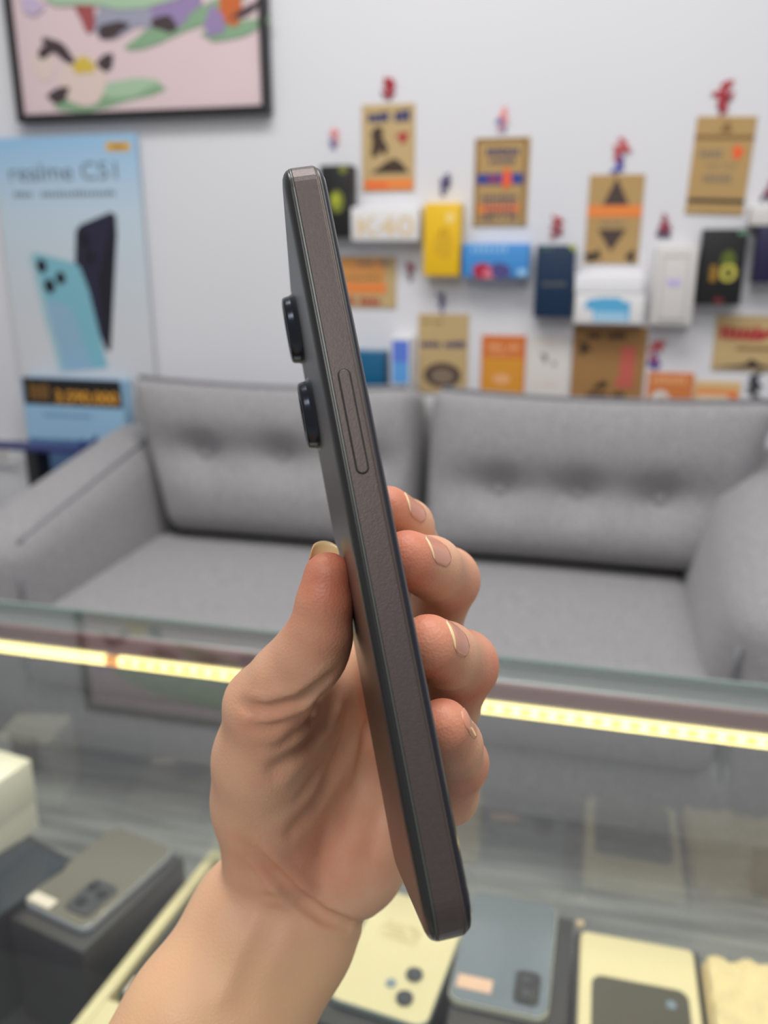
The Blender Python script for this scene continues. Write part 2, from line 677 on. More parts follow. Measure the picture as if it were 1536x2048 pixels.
for q in ((168, 480), (180, 515)):
    a = bx(*q)
    pr.blob(a[0], a[1], .016, .02, PH_DK2, 0, 0)
pr.build(ban)

# ------------------------------------------------------------------ light blue stand with price band
std = empty('advert_stand', (-1.41, 2.07, 0))
tag(std, 'light blue box stand with a black band of orange digits, left of the sofa back', 'stand')
SWd, SHh = .315, .745
box('body', (-SWd / 2, 0, 0), (SWd / 2, .05, SHh), mat('stand_light_blue', (150, 190, 220), .5), std, .002)


def bs(px, py):
    p = on_y(px, py, 2.07)
    return p[0] + 1.41, p[2]


pr = Print()
zb1, zb0 = bs(140, 772)[1] + .008, bs(140, 812)[1] + .0
x0, x1 = -SWd / 2 + .006, SWd / 2 - .002
pr.rect(x0, zb0, x1, zb1 + .012, mat('price_band_black', (26, 22, 20), .4))
AMBER = mat('price_digits_amber', (226, 160, 52), .5)
pr.text('3.590.000', x0 + .10, zb0 + .010, .046, AMBER, .195, .0012)
pr.bars(x0 + .02, zb0 + .014, x0 + .085, zb1 - .004, 4, mat('price_digits_dim', (130, 92, 40), .5))
pr.bars(-SWd / 2 + .05, .640, SWd / 2 - .1, .650, 14, mat('stand_small_print', (110, 150, 180), .5))
NAVYP = mat('stand_navy_print', (40, 60, 130), .5)
BLUEP = mat('stand_blue_print', (76, 110, 160), .5)
pr.rect(-SWd / 2 + .003, .30, SWd / 2 - .003, .575, mat('stand_blue_field', (88, 122, 168), .5))
for i in range(16):
    pr.blob(random.uniform(-.13, .12), random.uniform(.36, .57), random.uniform(.012, .03), random.uniform(.008, .02), random.choice([NAVYP, NAVYP, BLUEP, A_LILAC]), random.random(), .25, 10)
pr.build(std)

# side table and socket at the left edge
tb = empty('side_table', (-1.60, 1.98, 0))
tag(tb, 'low narrow table with thin navy top and black legs, far left of the sofa', 'table')
box('table_top', (-.32, -.035, .566), (.265, .035, .577), mat('table_navy', (36, 40, 98), .4), tb, .002)
for lx in (-.29, .125):
    for ly in (-.02, .02):
        box('leg', (lx - .017, ly - .012, 0), (lx + .017, ly + .012, .566), DARK_PLASTIC, tb, .003)
so = empty('wall_socket', (-1.725, D - .008, .46))
tag(so, 'white double socket plate on the wall under the navy side table', 'socket')
box('plate', (-.05, 0, 0), (.05, .008, .085), WHITE_CARD, so, .003, 3)
box('rocker', (-.03, -.003, .03), (.03, .001, .055), mat('socket_grey', (200, 198, 196), .4), so, .001)

# ------------------------------------------------------------------ kraft posters
def poster(name, pxs, label, board, draw, group='kraft cards on the wall', thick=.004, Y=None, tilt=0.0):
    """a thin card on the wall; size from its corners, printed through draw(print, w, h)"""
    x0, y0, x1, y1 = pxs
    Y = Y or (D - thick)
    mx, my = (x0 + x1) / 2, (y0 + y1) / 2
    X0, X1, Z1, Z0 = wx(x0, my, Y), wx(x1, my, Y), wz(mx, y0, Y), wz(mx, y1, Y)
    e = empty(name, ((X0 + X1) / 2, Y, Z0))
    tag(e, label, 'poster', group)
    wdt, hgt = X1 - X0, Z1 - Z0
    box('board', (-wdt / 2, 0, 0), (wdt / 2, thick, hgt), board, e, .0006)
    p = Print()
    draw(p, wdt, hgt)
    p.build(e)
    e.rotation_euler = (0, tilt, 0)
    return e


def U(p, wd, h):
    """unit-square drawing helper"""
    def X(u): return -wd / 2 + u * wd
    def Z(v): return h * (1 - v)
    return X, Z


def dA(p, w_, h):
    X, Z = U(p, w_, h)
    p.bars(X(.12), Z(.2), X(.52), Z(.07), 4, INK_NAVY, .9)
    p.bars(X(.62), Z(.2), X(.92), Z(.07), 3, INK_NAVY, .9)
    p.poly([(X(.16), Z(.79)), (X(.90), Z(.79)), (X(.76), Z(.67)), (X(.62), Z(.62)), (X(.46), Z(.66)), (X(.34), Z(.72))], INK_BROWN)
    p.poly([(X(.18), Z(.60)), (X(.20), Z(.40)), (X(.17), Z(.33)), (X(.26), Z(.25)), (X(.40), Z(.26)), (X(.40), Z(.38)), (X(.50), Z(.50)), (X(.46), Z(.60)), (X(.36), Z(.52)), (X(.28), Z(.60))][::-1], INK_BROWN)
    p.blob(X(.78), Z(.38), .012, .012, INK_RED, 0, .25)
    p.rect(X(.05), Z(.985), X(.97), Z(.86), INK_ORANGE)
    p.bars(X(.08), Z(.96), X(.5), Z(.89), 6, INK_REDOR, .8)


def dB(p, w_, h):
    X, Z = U(p, w_, h)
    p.rect(X(.02), Z(.99), X(.07), Z(.01), INK_TAN)
    p.rect(X(.9), Z(.99), X(.95), Z(.01), INK_TAN)
    p.rect(X(.02), Z(.04), X(.95), Z(.01), INK_TAN)
    p.bars(X(.22), Z(.20), X(.82), Z(.11), 7, INK_NAVY, .7)
    p.bars(X(.28), Z(.29), X(.76), Z(.225), 6, INK_NAVY, .6)
    p.rect(X(.06), Z(.52), X(.9), Z(.40), mat('ink_royal_blue', (40, 62, 140), .6))
    p.bars(X(.27), Z(.50), X(.5), Z(.42), 3, INK_RED, .6)
    p.poly([(X(.52), Z(.53)), (X(.56), Z(.58)), (X(.7), Z(.52)), (X(.66), Z(.34)), (X(.54), Z(.36))], INK_REDOR)
    p.rect(X(.1), Z(.85), X(.85), Z(.74), INK_ORANGE)
    for v in (.64, .72, .80, .88):
        p.bars(X(.16), Z(v + .055), X(.82), Z(v), 9, INK_NAVY, .6)


def dC(p, w_, h):
    X, Z = U(p, w_, h)
    p.poly([(X(.27), Z(.34)), (X(.75), Z(.34)), (X(.5), Z(.03))], mat('ink_umber', (70, 54, 50), .6))
    p.rect(X(.0), Z(.47), X(1.0), Z(.34), INK_ORANGE)
    p.bars(X(.25), Z(.56), X(.8), Z(.52), 12, INK_GREY, .6)
    p.poly([(X(.22), Z(.61)), (X(.48), Z(.86)), (X(.74), Z(.61))], mat('ink_umber', (70, 54, 50), .6))
    p.blob(X(.12), Z(.92), .013, .010, INK_BLACK, 0, .25)
    p.blob(X(.24), Z(.90), .007, .010, INK_BLACK, 0, .25)
    p.blob(X(.86), Z(.92), .009, .013, INK_BLACK, 0, .3)


def dD(p, w_, h):
    X, Z = U(p, w_, h)
    p.poly([(X(.4), Z(.16)), (X(.62), Z(.16)), (X(.52), Z(.03))], INK_TAN)
    p.rect(X(.0), Z(.23), X(1), Z(.19), INK_TAN)
    p.bars(X(.06), Z(.42), X(.52), Z(.33), 7, INK_GREY, .55)
    p.blob(X(.76), Z(.36), .011, .014, INK_REDOR, 0, .1)
    p.bars(X(.2), Z(.51), X(.8), Z(.48), 10, INK_GREY, .5)
    p.bars(X(.24), Z(.67), X(.74), Z(.57), 6, INK_GREY, .5)
    p.rect(X(.02), Z(.88), X(.99), Z(.84), INK_BLACK)


def dE(p, w_, h):
    X, Z = U(p, w_, h)
    p.rect(X(.05), Z(.5), X(.84), Z(.05), mat('ink_soft_orange', (216, 148, 82), .6))
    p.bars(X(.44), Z(.17), X(.93), Z(.06), 8, INK_GREY, .7)
    p.rect(X(.1), Z(.72), X(.86), Z(.52), INK_ORANGE)
    p.bars(X(.2), Z(.46), X(.8), Z(.38), 10, INK_TAN, .6)
    p.bars(X(.10), Z(.94), X(.78), Z(.80), 9, INK_RED, .8)


def dF(p, w_, h):
    X, Z = U(p, w_, h)
    p.bars(X(.1), Z(.12), X(.5), Z(.08), 8, INK_TAN, .6)
    p.bars(X(.06), Z(.42), X(.46), Z(.33), 5, INK_NAVY, .75)
    p.bars(X(.54), Z(.42), X(.96), Z(.33), 5, INK_NAVY, .75)
    p.blob(X(.5), Z(.77), w_ * .37, h * .16, mat('ink_umber', (70, 54, 50), .6))
    p.blob(X(.5), Z(.78), w_ * .24, h * .10, mat('ink_warm_grey', (130, 112, 96), .6))


def dG(p, w_, h):
    X, Z = U(p, w_, h)
    p.bars(X(.2), Z(.17), X(.78), Z(.07), 9, INK_BROWN, .8)
    p.blob(X(.16), Z(.30), .013, .014, INK_BROWN, 0, .3)
    p.rect(X(.66), Z(.72), X(.86), Z(.26), mat('ink_rose', (190, 92, 78), .6))
    p.rect(X(.62), Z(.82), X(.86), Z(.68), mat('ink_rose', (190, 92, 78), .6))
    p.blob(X(.42), Z(.80), .018, .008, INK_BROWN, .4, .2)
    p.bars(X(.24), Z(.96), X(.76), Z(.88), 9, INK_BROWN, .8)


def dH(p, w_, h):
    X, Z = U(p, w_, h)
    p.bars(X(.06), Z(.40), X(.62), Z(.18), 6, INK_RED, .8)
    p.poly([(X(.06), Z(.42)), (X(.62), Z(.44)), (X(.9), Z(.22)), (X(.78), Z(.2)), (X(.5), Z(.34))], INK_RED)
    p.rect(X(.3), Z(.62), X(.8), Z(.56), INK_TAN)
    p.poly([(X(.02), Z(.95)), (X(.9), Z(.95)), (X(.66), Z(.88)), (X(.52), Z(.78)), (X(.44), Z(.88)), (X(.25), Z(.91))], INK_BLACK)


poster('kraft_poster', (724, 208, 829, 382), 'kraft card with a dark climber silhouette and blue heading, topmost beside the phone', KRAFT, dA)
poster('kraft_poster', (948, 275, 1057, 452), 'kraft card with lines of navy lettering and a blue band, right of the climber card', KRAFT_D, dB)
poster('kraft_poster', (1174, 349, 1283, 527), 'kraft card with two dark triangles and an orange band', KRAFT_D, dC)
poster('kraft_poster', (1379, 233, 1497, 428), 'kraft card with orange dot and dark foot stripe, high on the right', KRAFT_D, dD, tilt=math.radians(2))
poster('kraft_poster', (655, 513, 792, 615), 'wide kraft card with orange bands and a red line of print, behind the handheld phone', KRAFT, dE)
poster('kraft_poster', (836, 628, 936, 786), 'kraft card with a dark oval emblem, just above the sofa', KRAFT, dF)
poster('kraft_poster', (1143, 653, 1291, 800), 'large square brown kraft card with a rose red figure, under the white box', mat('kraft_board_brown', (156, 116, 70), .8, noise=.08, nscale=40), dG)
poster('kraft_poster', (1428, 632, 1580, 742), 'wide kraft card with red script lettering at the right edge', KRAFT, dH)


def d13(p, w_, h):
    X, Z = U(p, w_, h)
    p.rect(X(.04), Z(.97), X(.96), Z(.38), mat('card_amber', (214, 146, 44), .6))
    p.bars(X(.16), Z(.24), X(.86), Z(.14), 8, mat('card_peach', (232, 170, 120), .6), .7)
    p.bars(X(.2), Z(.33), X(.8), Z(.28), 10, mat('card_peach', (232, 170, 120), .6), .6)
    p.blob(X(.48), Z(.74), w_ * .2, h * .09, mat('card_peach', (232, 170, 120), .6))


poster('orange_card', (962, 671, 1050, 788), 'small orange and amber card standing above the right back cushion', mat('card_orange', (208, 112, 48), .6), d13, None)


def d12(p, w_, h):
    X, Z = U(p, w_, h)
    p.blob(X(.42), Z(.36), .006, .012, INK_GREY, .3, .3)
    p.blob(X(.66), Z(.45), .004, .007, INK_GREY, .3, .3)
    p.bars(X(.1), Z(.12), X(.7), Z(.05), 7, mat('card_faint_pink', (224, 200, 194), .6), .6)
    p.bars(X(.2), Z(.8), X(.8), Z(.74), 9, mat('card_faint_pink', (224, 200, 194), .6), .6)


poster('white_card', (1054, 670, 1136, 795), 'plain white card with faint grey marks, left of the square brown card', mat('white_card_matte', (216, 212, 208), .6), d12, None)


def dI(p, w_, h):
    X, Z = U(p, w_, h)
    p.bars(X(.1), Z(.3), X(.85), Z(.12), 7, mat('card_peach', (232, 170, 120), .6), .7)
    p.blob(X(.3), Z(.8), .022, .024, mat('white_card_matte', (216, 212, 208), .6), 0, 0)
    p.blob(X(.36), Z(.84), .009, .012, mat('card_orange', (208, 112, 48), .6), 0, 0)


poster('orange_card', (1294, 745, 1386, 815), 'orange card with a white round figure, behind the right end of the sofa back', mat('card_deep_orange', (206, 122, 66), .6), dI, None)


def dJ(p, w_, h):
    X, Z = U(p, w_, h)
    p.rect(X(.05), Z(.6), X(.95), Z(.35), INK_ORANGE)
    p.rect(X(.08), Z(.95), X(.75), Z(.55), mat('card_cream', (228, 206, 172), .6))
    p.rect(X(.8), Z(.95), X(.94), Z(.55), INK_REDOR)


poster('cream_card', (1388, 763, 1480, 812), 'cream card with an orange bar, low on the right behind the sofa', mat('card_sand', (214, 178, 124), .6), dJ, None)

# ------------------------------------------------------------------ phone cartons on the wall
YB = 2.095


def carton(pxs, label, body, draw=None, top=None, group='phone cartons on the wall', depth=None, tilt=0.0):
    x0, y0, x1, y1 = pxs
    mx, my = (x0 + x1) / 2, (y0 + y1) / 2
    X0, X1, Z1, Z0 = wx(x0, my, YB), wx(x1, my, YB), wz(mx, y0, YB), wz(mx, y1, YB)
    e = empty('phone_carton', ((X0 + X1) / 2, YB, Z0))
    tag(e, label, 'box', group)
    wd, h = X1 - X0, Z1 - Z0
    dep = depth or (D - YB)
    # lid sleeve over a slightly smaller base
    box('base', (-wd / 2 + .001, .001 + dep * .5, .001), (wd / 2 - .001, dep, h - .001), body, e, .001)
    box('lid', (-wd / 2, 0, 0), (wd / 2, dep * .72, h), top or body, e, .0025, 3)
    if draw:
        p = Print()
        draw(p, wd, h)
        p.build(e)
    return e


def dk1(p, w_, h):
    X, Z = U(p, w_, h)
    p.blob(X(.55), Z(.5), .018, .026, mat('print_olive', (120, 126, 40), .5))
    p.blob(X(.5), Z(.47), .009, .014, INK_GREEN)
    p.blob(X(.76), Z(.06), .010, .010, mat('print_olive', (120, 126, 40), .5))


carton((640, 330, 702, 475), 'black carton with a lime green disc, partly behind the top of the handheld phone', BLACK_CARD, dk1)


def dk40(p, w_, h):
    X, Z = U(p, w_, h)
    p.text('K40', X(.1), Z(.86), h * .86, mat('print_pale_gold', (222, 192, 140), .4), w_ * .82)


carton((702, 414, 838, 482), 'white carton lettered K40 in pale gold, lying on its long side', WHITE_CARD, dk40)


def dyel(p, w_, h):
    X, Z = U(p, w_, h)
    p.blob(X(.72), Z(.2), .010, .012, mat('print_pale_yellow', (240, 214, 130), .5), 0, 0)
    p.blob(X(.56), Z(.55), .022, .034, mat('print_gold_shade', (214, 168, 24), .5), 0, .1)
    p.poly([(X(.46), Z(.44)), (X(.5), Z(.34)), (X(.54), Z(.34)), (X(.5), Z(.44))], mat('print_bronze', (150, 110, 30), .5))


carton((847, 406, 920, 552), 'bright yellow upright carton in the middle of the wall', mat('carton_yellow', (232, 186, 24), .4), dyel)


def dblu(p, w_, h):
    X, Z = U(p, w_, h)
    p.bars(X(.14), Z(.26), X(.7), Z(.06), 7, mat('print_ice', (150, 196, 232), .5), .5)
    p.blob(X(.30), Z(.80), .022, .018, mat('print_crimson', (170, 30, 62), .5), .2, .05)
    p.blob(X(.44), Z(.86), .02, .012, mat('print_pink', (214, 110, 130), .5), .2, .05)
    p.blob(X(.58), Z(.80), .024, .018, mat('print_violet', (76, 70, 130), .5), -.2, .05)
    p.rect(X(.84), Z(.95), X(.97), Z(.75), mat('print_ice', (150, 196, 232), .5))


carton((925, 487, 1058, 555), 'sky blue carton lying on its side with a crimson and violet picture', mat('carton_blue', (66, 140, 208), .4), dblu)


def dnav(p, w_, h):
    X, Z = U(p, w_, h)
    p.poly([(X(.78), Z(.0)), (X(.99), Z(.0)), (X(.99), Z(.10))], INK_GREEN)
    p.bars(X(.12), Z(.07), X(.42), Z(.03), 5, mat('print_moss', (70, 130, 80), .5), .6)
    p.bars(X(.2), Z(.56), X(.82), Z(.5), 6, mat('print_dull_gold', (96, 98, 92), .5), .7)


carton((1070, 490, 1147, 635), 'navy upright carton with a lime corner, left of the triangle card', mat('carton_navy', (6, 40, 72), .45), dnav)


def dw6(p, w_, h):
    X, Z = U(p, w_, h)
    p.poly([(X(.14), Z(.48)), (X(.18), Z(.2)), (X(.4), Z(.12)), (X(.64), Z(.12)), (X(.7), Z(.24)), (X(.8), Z(.26)), (X(.8), Z(.9)), (X(.28), Z(.9)), (X(.28), Z(.55))], mat('print_water_blue', (84, 166, 210), .5))
    p.rect(X(.3), Z(.88), X(.76), Z(.6), mat('print_pale_blue', (156, 200, 228), .5))


carton((1149, 588, 1288, 648), 'white carton with a blue splash picture, its white top showing', WHITE_CARD, dw6)
# white lid block on which the splash carton is set back
carton((1150, 548, 1288, 587), 'plain white flat carton stacked on the blue splash carton', mat('carton_white_gloss', (230, 230, 234), .35), None)


def dw7(p, w_, h):
    X, Z = U(p, w_, h)
    ln = mat('print_thin_grey', (150, 146, 144), .5)
    a, b, c, d = X(.18), X(.82), Z(.95), Z(.12)
    t = .0018
    p.rect(a, c, a + t, d, ln)
    p.rect(b - t, c, b, d, ln)
    p.rect(a, d - t, b, d, ln)
    p.rect(a, c, b, c + t * 2.5, ln)
    p.bars(X(.34), Z(.5), X(.66), Z(.4), 3, mat('print_lilac', (186, 174, 232), .5), .8)


carton((1307, 492, 1390, 650), 'white upright carton with a phone outline, left of the black 10 carton', mat('carton_offwhite', (208, 204, 202), .45), dw7)


def d10(p, w_, h):
    X, Z = U(p, w_, h)
    p.blob(X(.62), Z(.42), .016, .024, mat('print_dark_moss', (84, 96, 30), .5))
    p.text('1', X(.24), Z(.68), .048, mat('print_bronze', (150, 110, 60), .5), .014, .001)
    p.text('0', X(.46), Z(.68), .052, mat('print_olive_gold', (190, 180, 76), .5), .036, .0012)
    p.bars(X(.78), Z(.07), X(.98), Z(.01), 2, mat('print_mint', (110, 160, 130), .5), .8)
    p.blob(X(.5), Z(.94), .011, .006, mat('print_dark_red', (110, 30, 34), .5))


carton((1400, 458, 1489, 610), 'black upright carton with a gold number 10', BLACK_CARD, d10)
carton((1512, 452, 1610, 566), 'dark purple carton at the right edge under a white one', mat('carton_purple', (30, 25, 64), .4))
carton((1502, 412, 1610, 451), 'white carton lying on the dark purple carton at the right edge', mat('carton_offwhite', (208, 204, 202), .45))
carton((690, 703, 768, 790), 'teal blue carton low on the wall right behind the handheld phone', mat('carton_teal', (14, 92, 132), .4))


def d11(p, w_, h):
    X, Z = U(p, w_, h)
    p.rect(X(.1), Z(.92), X(.9), Z(.5), mat('print_azure', (94, 160, 222), .4))
    p.rect(X(.1), Z(.5), X(.9), Z(.06), mat('print_periwinkle', (92, 124, 214), .4))


carton((780, 674, 822, 775), 'slim white carton with a blue phone picture, left of the oval card', WHITE_CARD, d11)

# ------------------------------------------------------------------ small blossom stickers above the cards
ST = [(775, 172, 20, 'r', 'red', 'above the climber card'),
      (1005, 240, 18, 'pb', 'pink and blue', 'above the navy lettered card'),
      (1240, 305, 22, 'rb', 'red and blue', 'above the triangle card'),
      (1450, 195, 24, 'r', 'dark red', 'above the card with the orange dot'),
      (668, 275, 15, 'pb', 'pale pink and blue', 'above the black carton beside the handheld phone'),
      (890, 365, 15, 'n', 'navy', 'above the yellow carton'),
      (1113, 450, 17, 'r', 'crimson', 'above the navy carton'),
      (1328, 455, 18, 'rn', 'red and black', 'above the white upright carton'),
      (820, 538, 14, 'rn', 'maroon and grey', 'left of the foot of the yellow carton'),
      (883, 600, 15, 'n', 'dull violet', 'above the oval emblem card'),
      (1312, 705, 22, 'rb', 'red and brown', 'right of the square brown card'),
      (1510, 770, 20, 'k', 'black', 'low at the right edge below the red script card'),
      (1540, 378, 18, 'rn', 'purple', 'at the right edge above the white carton')]
STC = {'r': ((168, 36, 52), (150, 60, 74)), 'pb': ((226, 150, 150), (110, 112, 170)), 'rb': ((190, 80, 84), (64, 72, 160)), 'n': ((70, 60, 110), (100, 92, 140)),
       'rn': ((150, 60, 80), (70, 60, 84)), 'k': ((46, 48, 56), (90, 92, 96))}
for (px, py, r, kk, cname, where) in ST:
    p0 = on_y(px, py, D - .003)
    s = float(r) / 690.0
    e = empty('wall_sticker', (p0[0], D - .003, p0[2]))
    tag(e, 'small %s blossom sticker %s' % (cname, where), 'sticker', 'blossom stickers on the wall')
    for part, k in (('petals', 0), ('stem', 1)):
        c = STC[kk][k]
        mm = mat('sticker_%d_%d_%d' % c, c, .5)
        V, Fc = [], []
        for q in range(9 if part == 'petals' else 5):
            a = random.uniform(0, 6.28)
            rr = random.uniform(.15, .75) * s
            ox, oz = rr * .6 * math.cos(a), rr * math.sin(a) + (.15 * s if k == 0 else -.6 * s)
            L, Wd, an = s * random.uniform(.28, .5), s * random.uniform(.10, .18), random.uniform(0, 3.14)
            ring = []
            for i in range(8):
                t = 2 * math.pi * i / 8
                x, z = L * math.cos(t), Wd * math.sin(t)
                ring.append((ox + x * math.cos(an) - z * math.sin(an), oz + x * math.sin(an) + z * math.cos(an)))
            b = len(V)
            y = -.0004 * q
            V += [(x, y, z) for x, z in ring] + [(x, .003, z) for x, z in ring]
            Fc.append(tuple(range(b, b + 8)))
            for i in range(8):
                j = (i + 1) % 8
                Fc.append((b + i, b + 8 + i, b + 8 + j, b + j))
        link(part, mesh_from(part, V, Fc, mm), e)

# ------------------------------------------------------------------ glass display counter
YG = .645          # inner face of the front pane
ZT = .753          # top of the top pane
XL, XR = -1.15, .75
ctr = empty('display_counter', (-.2, YG, 0))
tag(ctr, 'glass-topped display counter with an aluminium rail, between the hand and the sofa', 'counter')


def K(x, y, z):
    return (x + .2, y - YG, z)


PANE = glass_mat('counter_glass', (.82, .84, .82))
PANE_T = glass_mat('counter_top_glass', (.93, .95, .945))
ALU = mat('rail_aluminium', (150, 152, 150), .35, metal=.7)
RAIL_R = mat('rail_dusty_rose', (128, 92, 88), .5)
GEDGE = mat('glass_edge_green', (118, 132, 128), .15)
CASE = mat('case_charcoal', (62, 60, 62), .5, noise=.08, nscale=30)


def kbox(n, lo, hi, m, bev=0.0):
    return box(n, K(*lo), K(*hi), m, ctr, bev)


kbox('top_pane', (XL, .05, ZT - .008), (XR, YG + .022, ZT), PANE_T)
kbox('front_pane', (XL, YG, .10), (XR, YG + .006, ZT - .018), PANE)
kbox('pane_edge', (XL, YG + .0225, ZT - .009), (XR, YG + .027, ZT + .001), GEDGE, .001)
kbox('rail', (XL, YG - .002, ZT - .0185), (XR, YG + .024, ZT - .0085), ALU, .002)
kbox('rail_lip', (XL, YG - .006, ZT - .0245), (XR, YG - .0005, ZT - .0095), RAIL_R, .001)
kbox('shelf', (XL, .08, .395), (XR, YG - .001, .41), CASE, .001)
kbox('plinth', (XL, .08, 0), (XR, YG + .006, .099), CASE, .003)
kbox('side_panel', (XL - .02, .05, 0), (XL - .001, YG + .022, ZT - .009), CASE, .002)
kbox('side_panel', (XR + .001, .05, 0), (XR + .02, YG + .022, ZT - .009), CASE, .002)

led = empty('led_strip', (-.2, YG - .004, ZT - .0335))
tag(led, 'glowing warm yellow LED strip under the far edge of the counter glass', 'light strip')
DIFF = mat('led_diffuser', (255, 240, 190), .5, emit=(255, 234, 150), estr=2.2)
CHIP = mat('led_chip', (255, 214, 90), .5, emit=(255, 205, 70), estr=2.6)
for a, b in ((XL + .01, -.430), (-.417, XR - .01)):
    box('diffuser', (a + .2, -.003, -.0045), (b + .2, .003, .0045), DIFF, led, .001)
box('connector', (-.430 + .2, -.0025, -.004), (-.417 + .2, .0025, .004), mat('led_connector', (222, 150, 90), .5, emit=(255, 180, 90), estr=.7), led)
chip_me = box_mesh('chip', (-.0035, -.0006, -.0028), (.0035, .0006, .0028), CHIP)
x = -.405
while x < XR - .03:
    link('chip', chip_me, led, (x + .2, -.0034, .0008))
    x += .0147

ll = area('led_strip_light', (-.2, YG - .009, ZT - .036), (-.2, YG - .14, .40), 1.85, .008, 1.15, (1.0, .86, .55))
# ------------------------------------------------------------------ goods inside the counter
BOXBLK = mat('display_box_black', (44, 43, 45), .45, noise=.1, nscale=30)
STICK = mat('price_sticker_white', (226, 214, 200), .6)
STICK_P = mat('price_sticker_peach', (226, 186, 160), .6)
CREAM = mat('case_cream', (226, 213, 168), .35)


def carton_stand(x, y, w_, l, z0, z1, rz, label, m, group=None):
    e = empty('display_box', (x, y, z0), rz)
    tag(e, label, 'box', group)
    box('base', (-w_ / 2 + .001, -l / 2 + .001, 0), (w_ / 2 - .001, l / 2 - .001, (z1 - z0) * .45), m, e, .001)
    box('lid', (-w_ / 2, -l / 2, (z1 - z0) * .42), (w_ / 2, l / 2, z1 - z0), m, e, .002, 3)
    return e


def slab_phone(x, y, w_, l, z, rz, label, back, edge, group='phones displayed in the counter'):
    e = empty('display_phone', (x, y, z), rz)
    tag(e, label, 'phone', group)
    V, Fc = loft_outline(w_, l, .010, [(0.0004, .0015), (.001, .0004), (.002, 0), (.0065, 0), (.0076, .0005)], 6)
    link('edge_frame', mesh_from('edge_frame', V, Fc, edge, smooth=False), e)
    V, Fc = loft_outline(w_ - .001, l - .001, .010, [(.0073, .0), (.0079, .0003), (.0082, .001)], 6)
    link('back_panel', mesh_from('back_panel', V, Fc, back, smooth=False), e)
    return e


def disc(name, x, y, z, r, h, m, parent, n=20):
    V, Fc = [], []
    for zz, rr in ((0, r), (h * .8, r), (h, r * .9)):
        V += [(rr * math.cos(2 * math.pi * i / n), rr * math.sin(2 * math.pi * i / n), zz) for i in range(n)]
    for k in range(2):
        for i in range(n):
            Fc.append((k * n + i, k * n + (i + 1) % n, (k + 1) * n + (i + 1) % n, (k + 1) * n + i))
    Fc.append(tuple(range(2 * n, 3 * n)))
    return link(name, mesh_from(name, V, Fc, m, smooth=False), parent, (x, y, z))


SH = .41
R_ = math.radians
# white carton, far left
carton_stand(-.556, .607, .062, .06, .5232, .603, R_(-10), 'white carton standing behind the blue-black phone at the left edge', mat('carton_cream_white', (226, 224, 208), .45))
# dark flat phone at the left, on a black box
carton_stand(-.538, .543, .118, .15, SH, .523, R_(-18), 'wide black carton under the blue-black phone at the left edge', BOXBLK)
slab_phone(-.502, .543, .074, .106, .523, R_(-20), 'blue-black phone lying face up on the leftmost black carton', mat('phone_blueblack_glass', (34, 44, 56), .12, coat=.6), DARK_PLASTIC)
# olive-grey phone on its black box
carton_stand(-.414, .570, .088, .132, SH, .523, R_(-13), 'black carton under the olive-grey phone', BOXBLK)
ph = slab_phone(-.417, .577, .078, .116, .523, R_(-13), 'olive-grey phone with a square camera island and white sticker, lower left', mat('phone_olive_glass', (112, 108, 96), .22, coat=.5), SILVER)
V, Fc = loft_outline(.030, .040, .006, [(0, 0), (.0015, .0004), (.0018, .001)], 4)
isl = link('camera_island', mesh_from('camera_island', V, Fc, mat('island_grey', (62, 64, 70), .3)), ph, (.016, -.028, .0082))
for dx, dy in ((-.007, .010), (.007, .006), (-.003, -.009)):
    disc('lens', dx, dy, .0018, .0050, .0012, LENS, isl)
box('sticker', (-.035, -.055, .0081), (-.008, -.044, .0086), STICK, ph, .0002)
# open white tray with a dark phone
tr = empty('open_tray_box', (-.307, .553, SH), R_(-5))
tag(tr, 'open white carton tray holding a dark phone, partly hidden behind the forearm', 'box')
tw, tl, th_ = .105, .225, .09
box('floor_panel', (-tw / 2, -tl / 2, 0), (tw / 2, tl / 2, .075), CREAM, tr)
rim = CREAM
box('rim', (-tw / 2, -tl / 2, .075), (-tw / 2 + .011, tl / 2, th_), rim, tr, .002)
box('rim', (tw / 2 - .011, -tl / 2, .075), (tw / 2, tl / 2, th_), rim, tr, .002)
box('rim', (-tw / 2 + .011, tl / 2 - .016, .075), (tw / 2 - .011, tl / 2, th_), rim, tr, .002)
box('rim', (-tw / 2 + .011, -tl / 2, .075), (tw / 2 - .011, -tl / 2 + .035, th_), rim, tr, .002)
ph = slab_phone(-.306, .561, .080, .160, SH + .076, R_(-5), 'dark phone with a white sticker lying in the open white tray', mat('phone_graphite_glass', (46, 50, 52), .15, coat=.5), DARK_PLASTIC)
box('sticker', (-.036, -.072, .0081), (-.006, -.055, .0086), STICK, ph, .0002)
# cream phone with three lenses
carton_stand(-.134, .552, .096, .150, SH, .522, R_(-6.6), 'black carton under the cream phone', BOXBLK)
ph = slab_phone(-.1235, .556, .083, .126, .522, R_(-6.6), 'cream phone with three round lenses, right of the wrist', mat('phone_cream_glass', (218, 205, 160), .25, coat=.4), mat('edge_pale_teal', (160, 174, 168), .3, metal=.3))
disc('lens', .018, -.020, .0082, .0070, .0022, LENS, ph)
disc('lens', .018, -.044, .0082, .0070, .0022, LENS, ph)
disc('flash', .003, -.034, .0082, .0042, .0012, mat('flash_blue_grey', (120, 136, 150), .2), ph)
pp = Print()
for i in range(4):
    pp.bars(-.024, .010 + i * .005, .010, .0125 + i * .005, 12, mat('cream_gold_print', (196, 178, 122), .5), .7)
o_ = pp.build(ph, 'printed_lines')
o_.rotation_euler = (R_(-90), 0, R_(0))
o_.location = (0, 0, .0086)
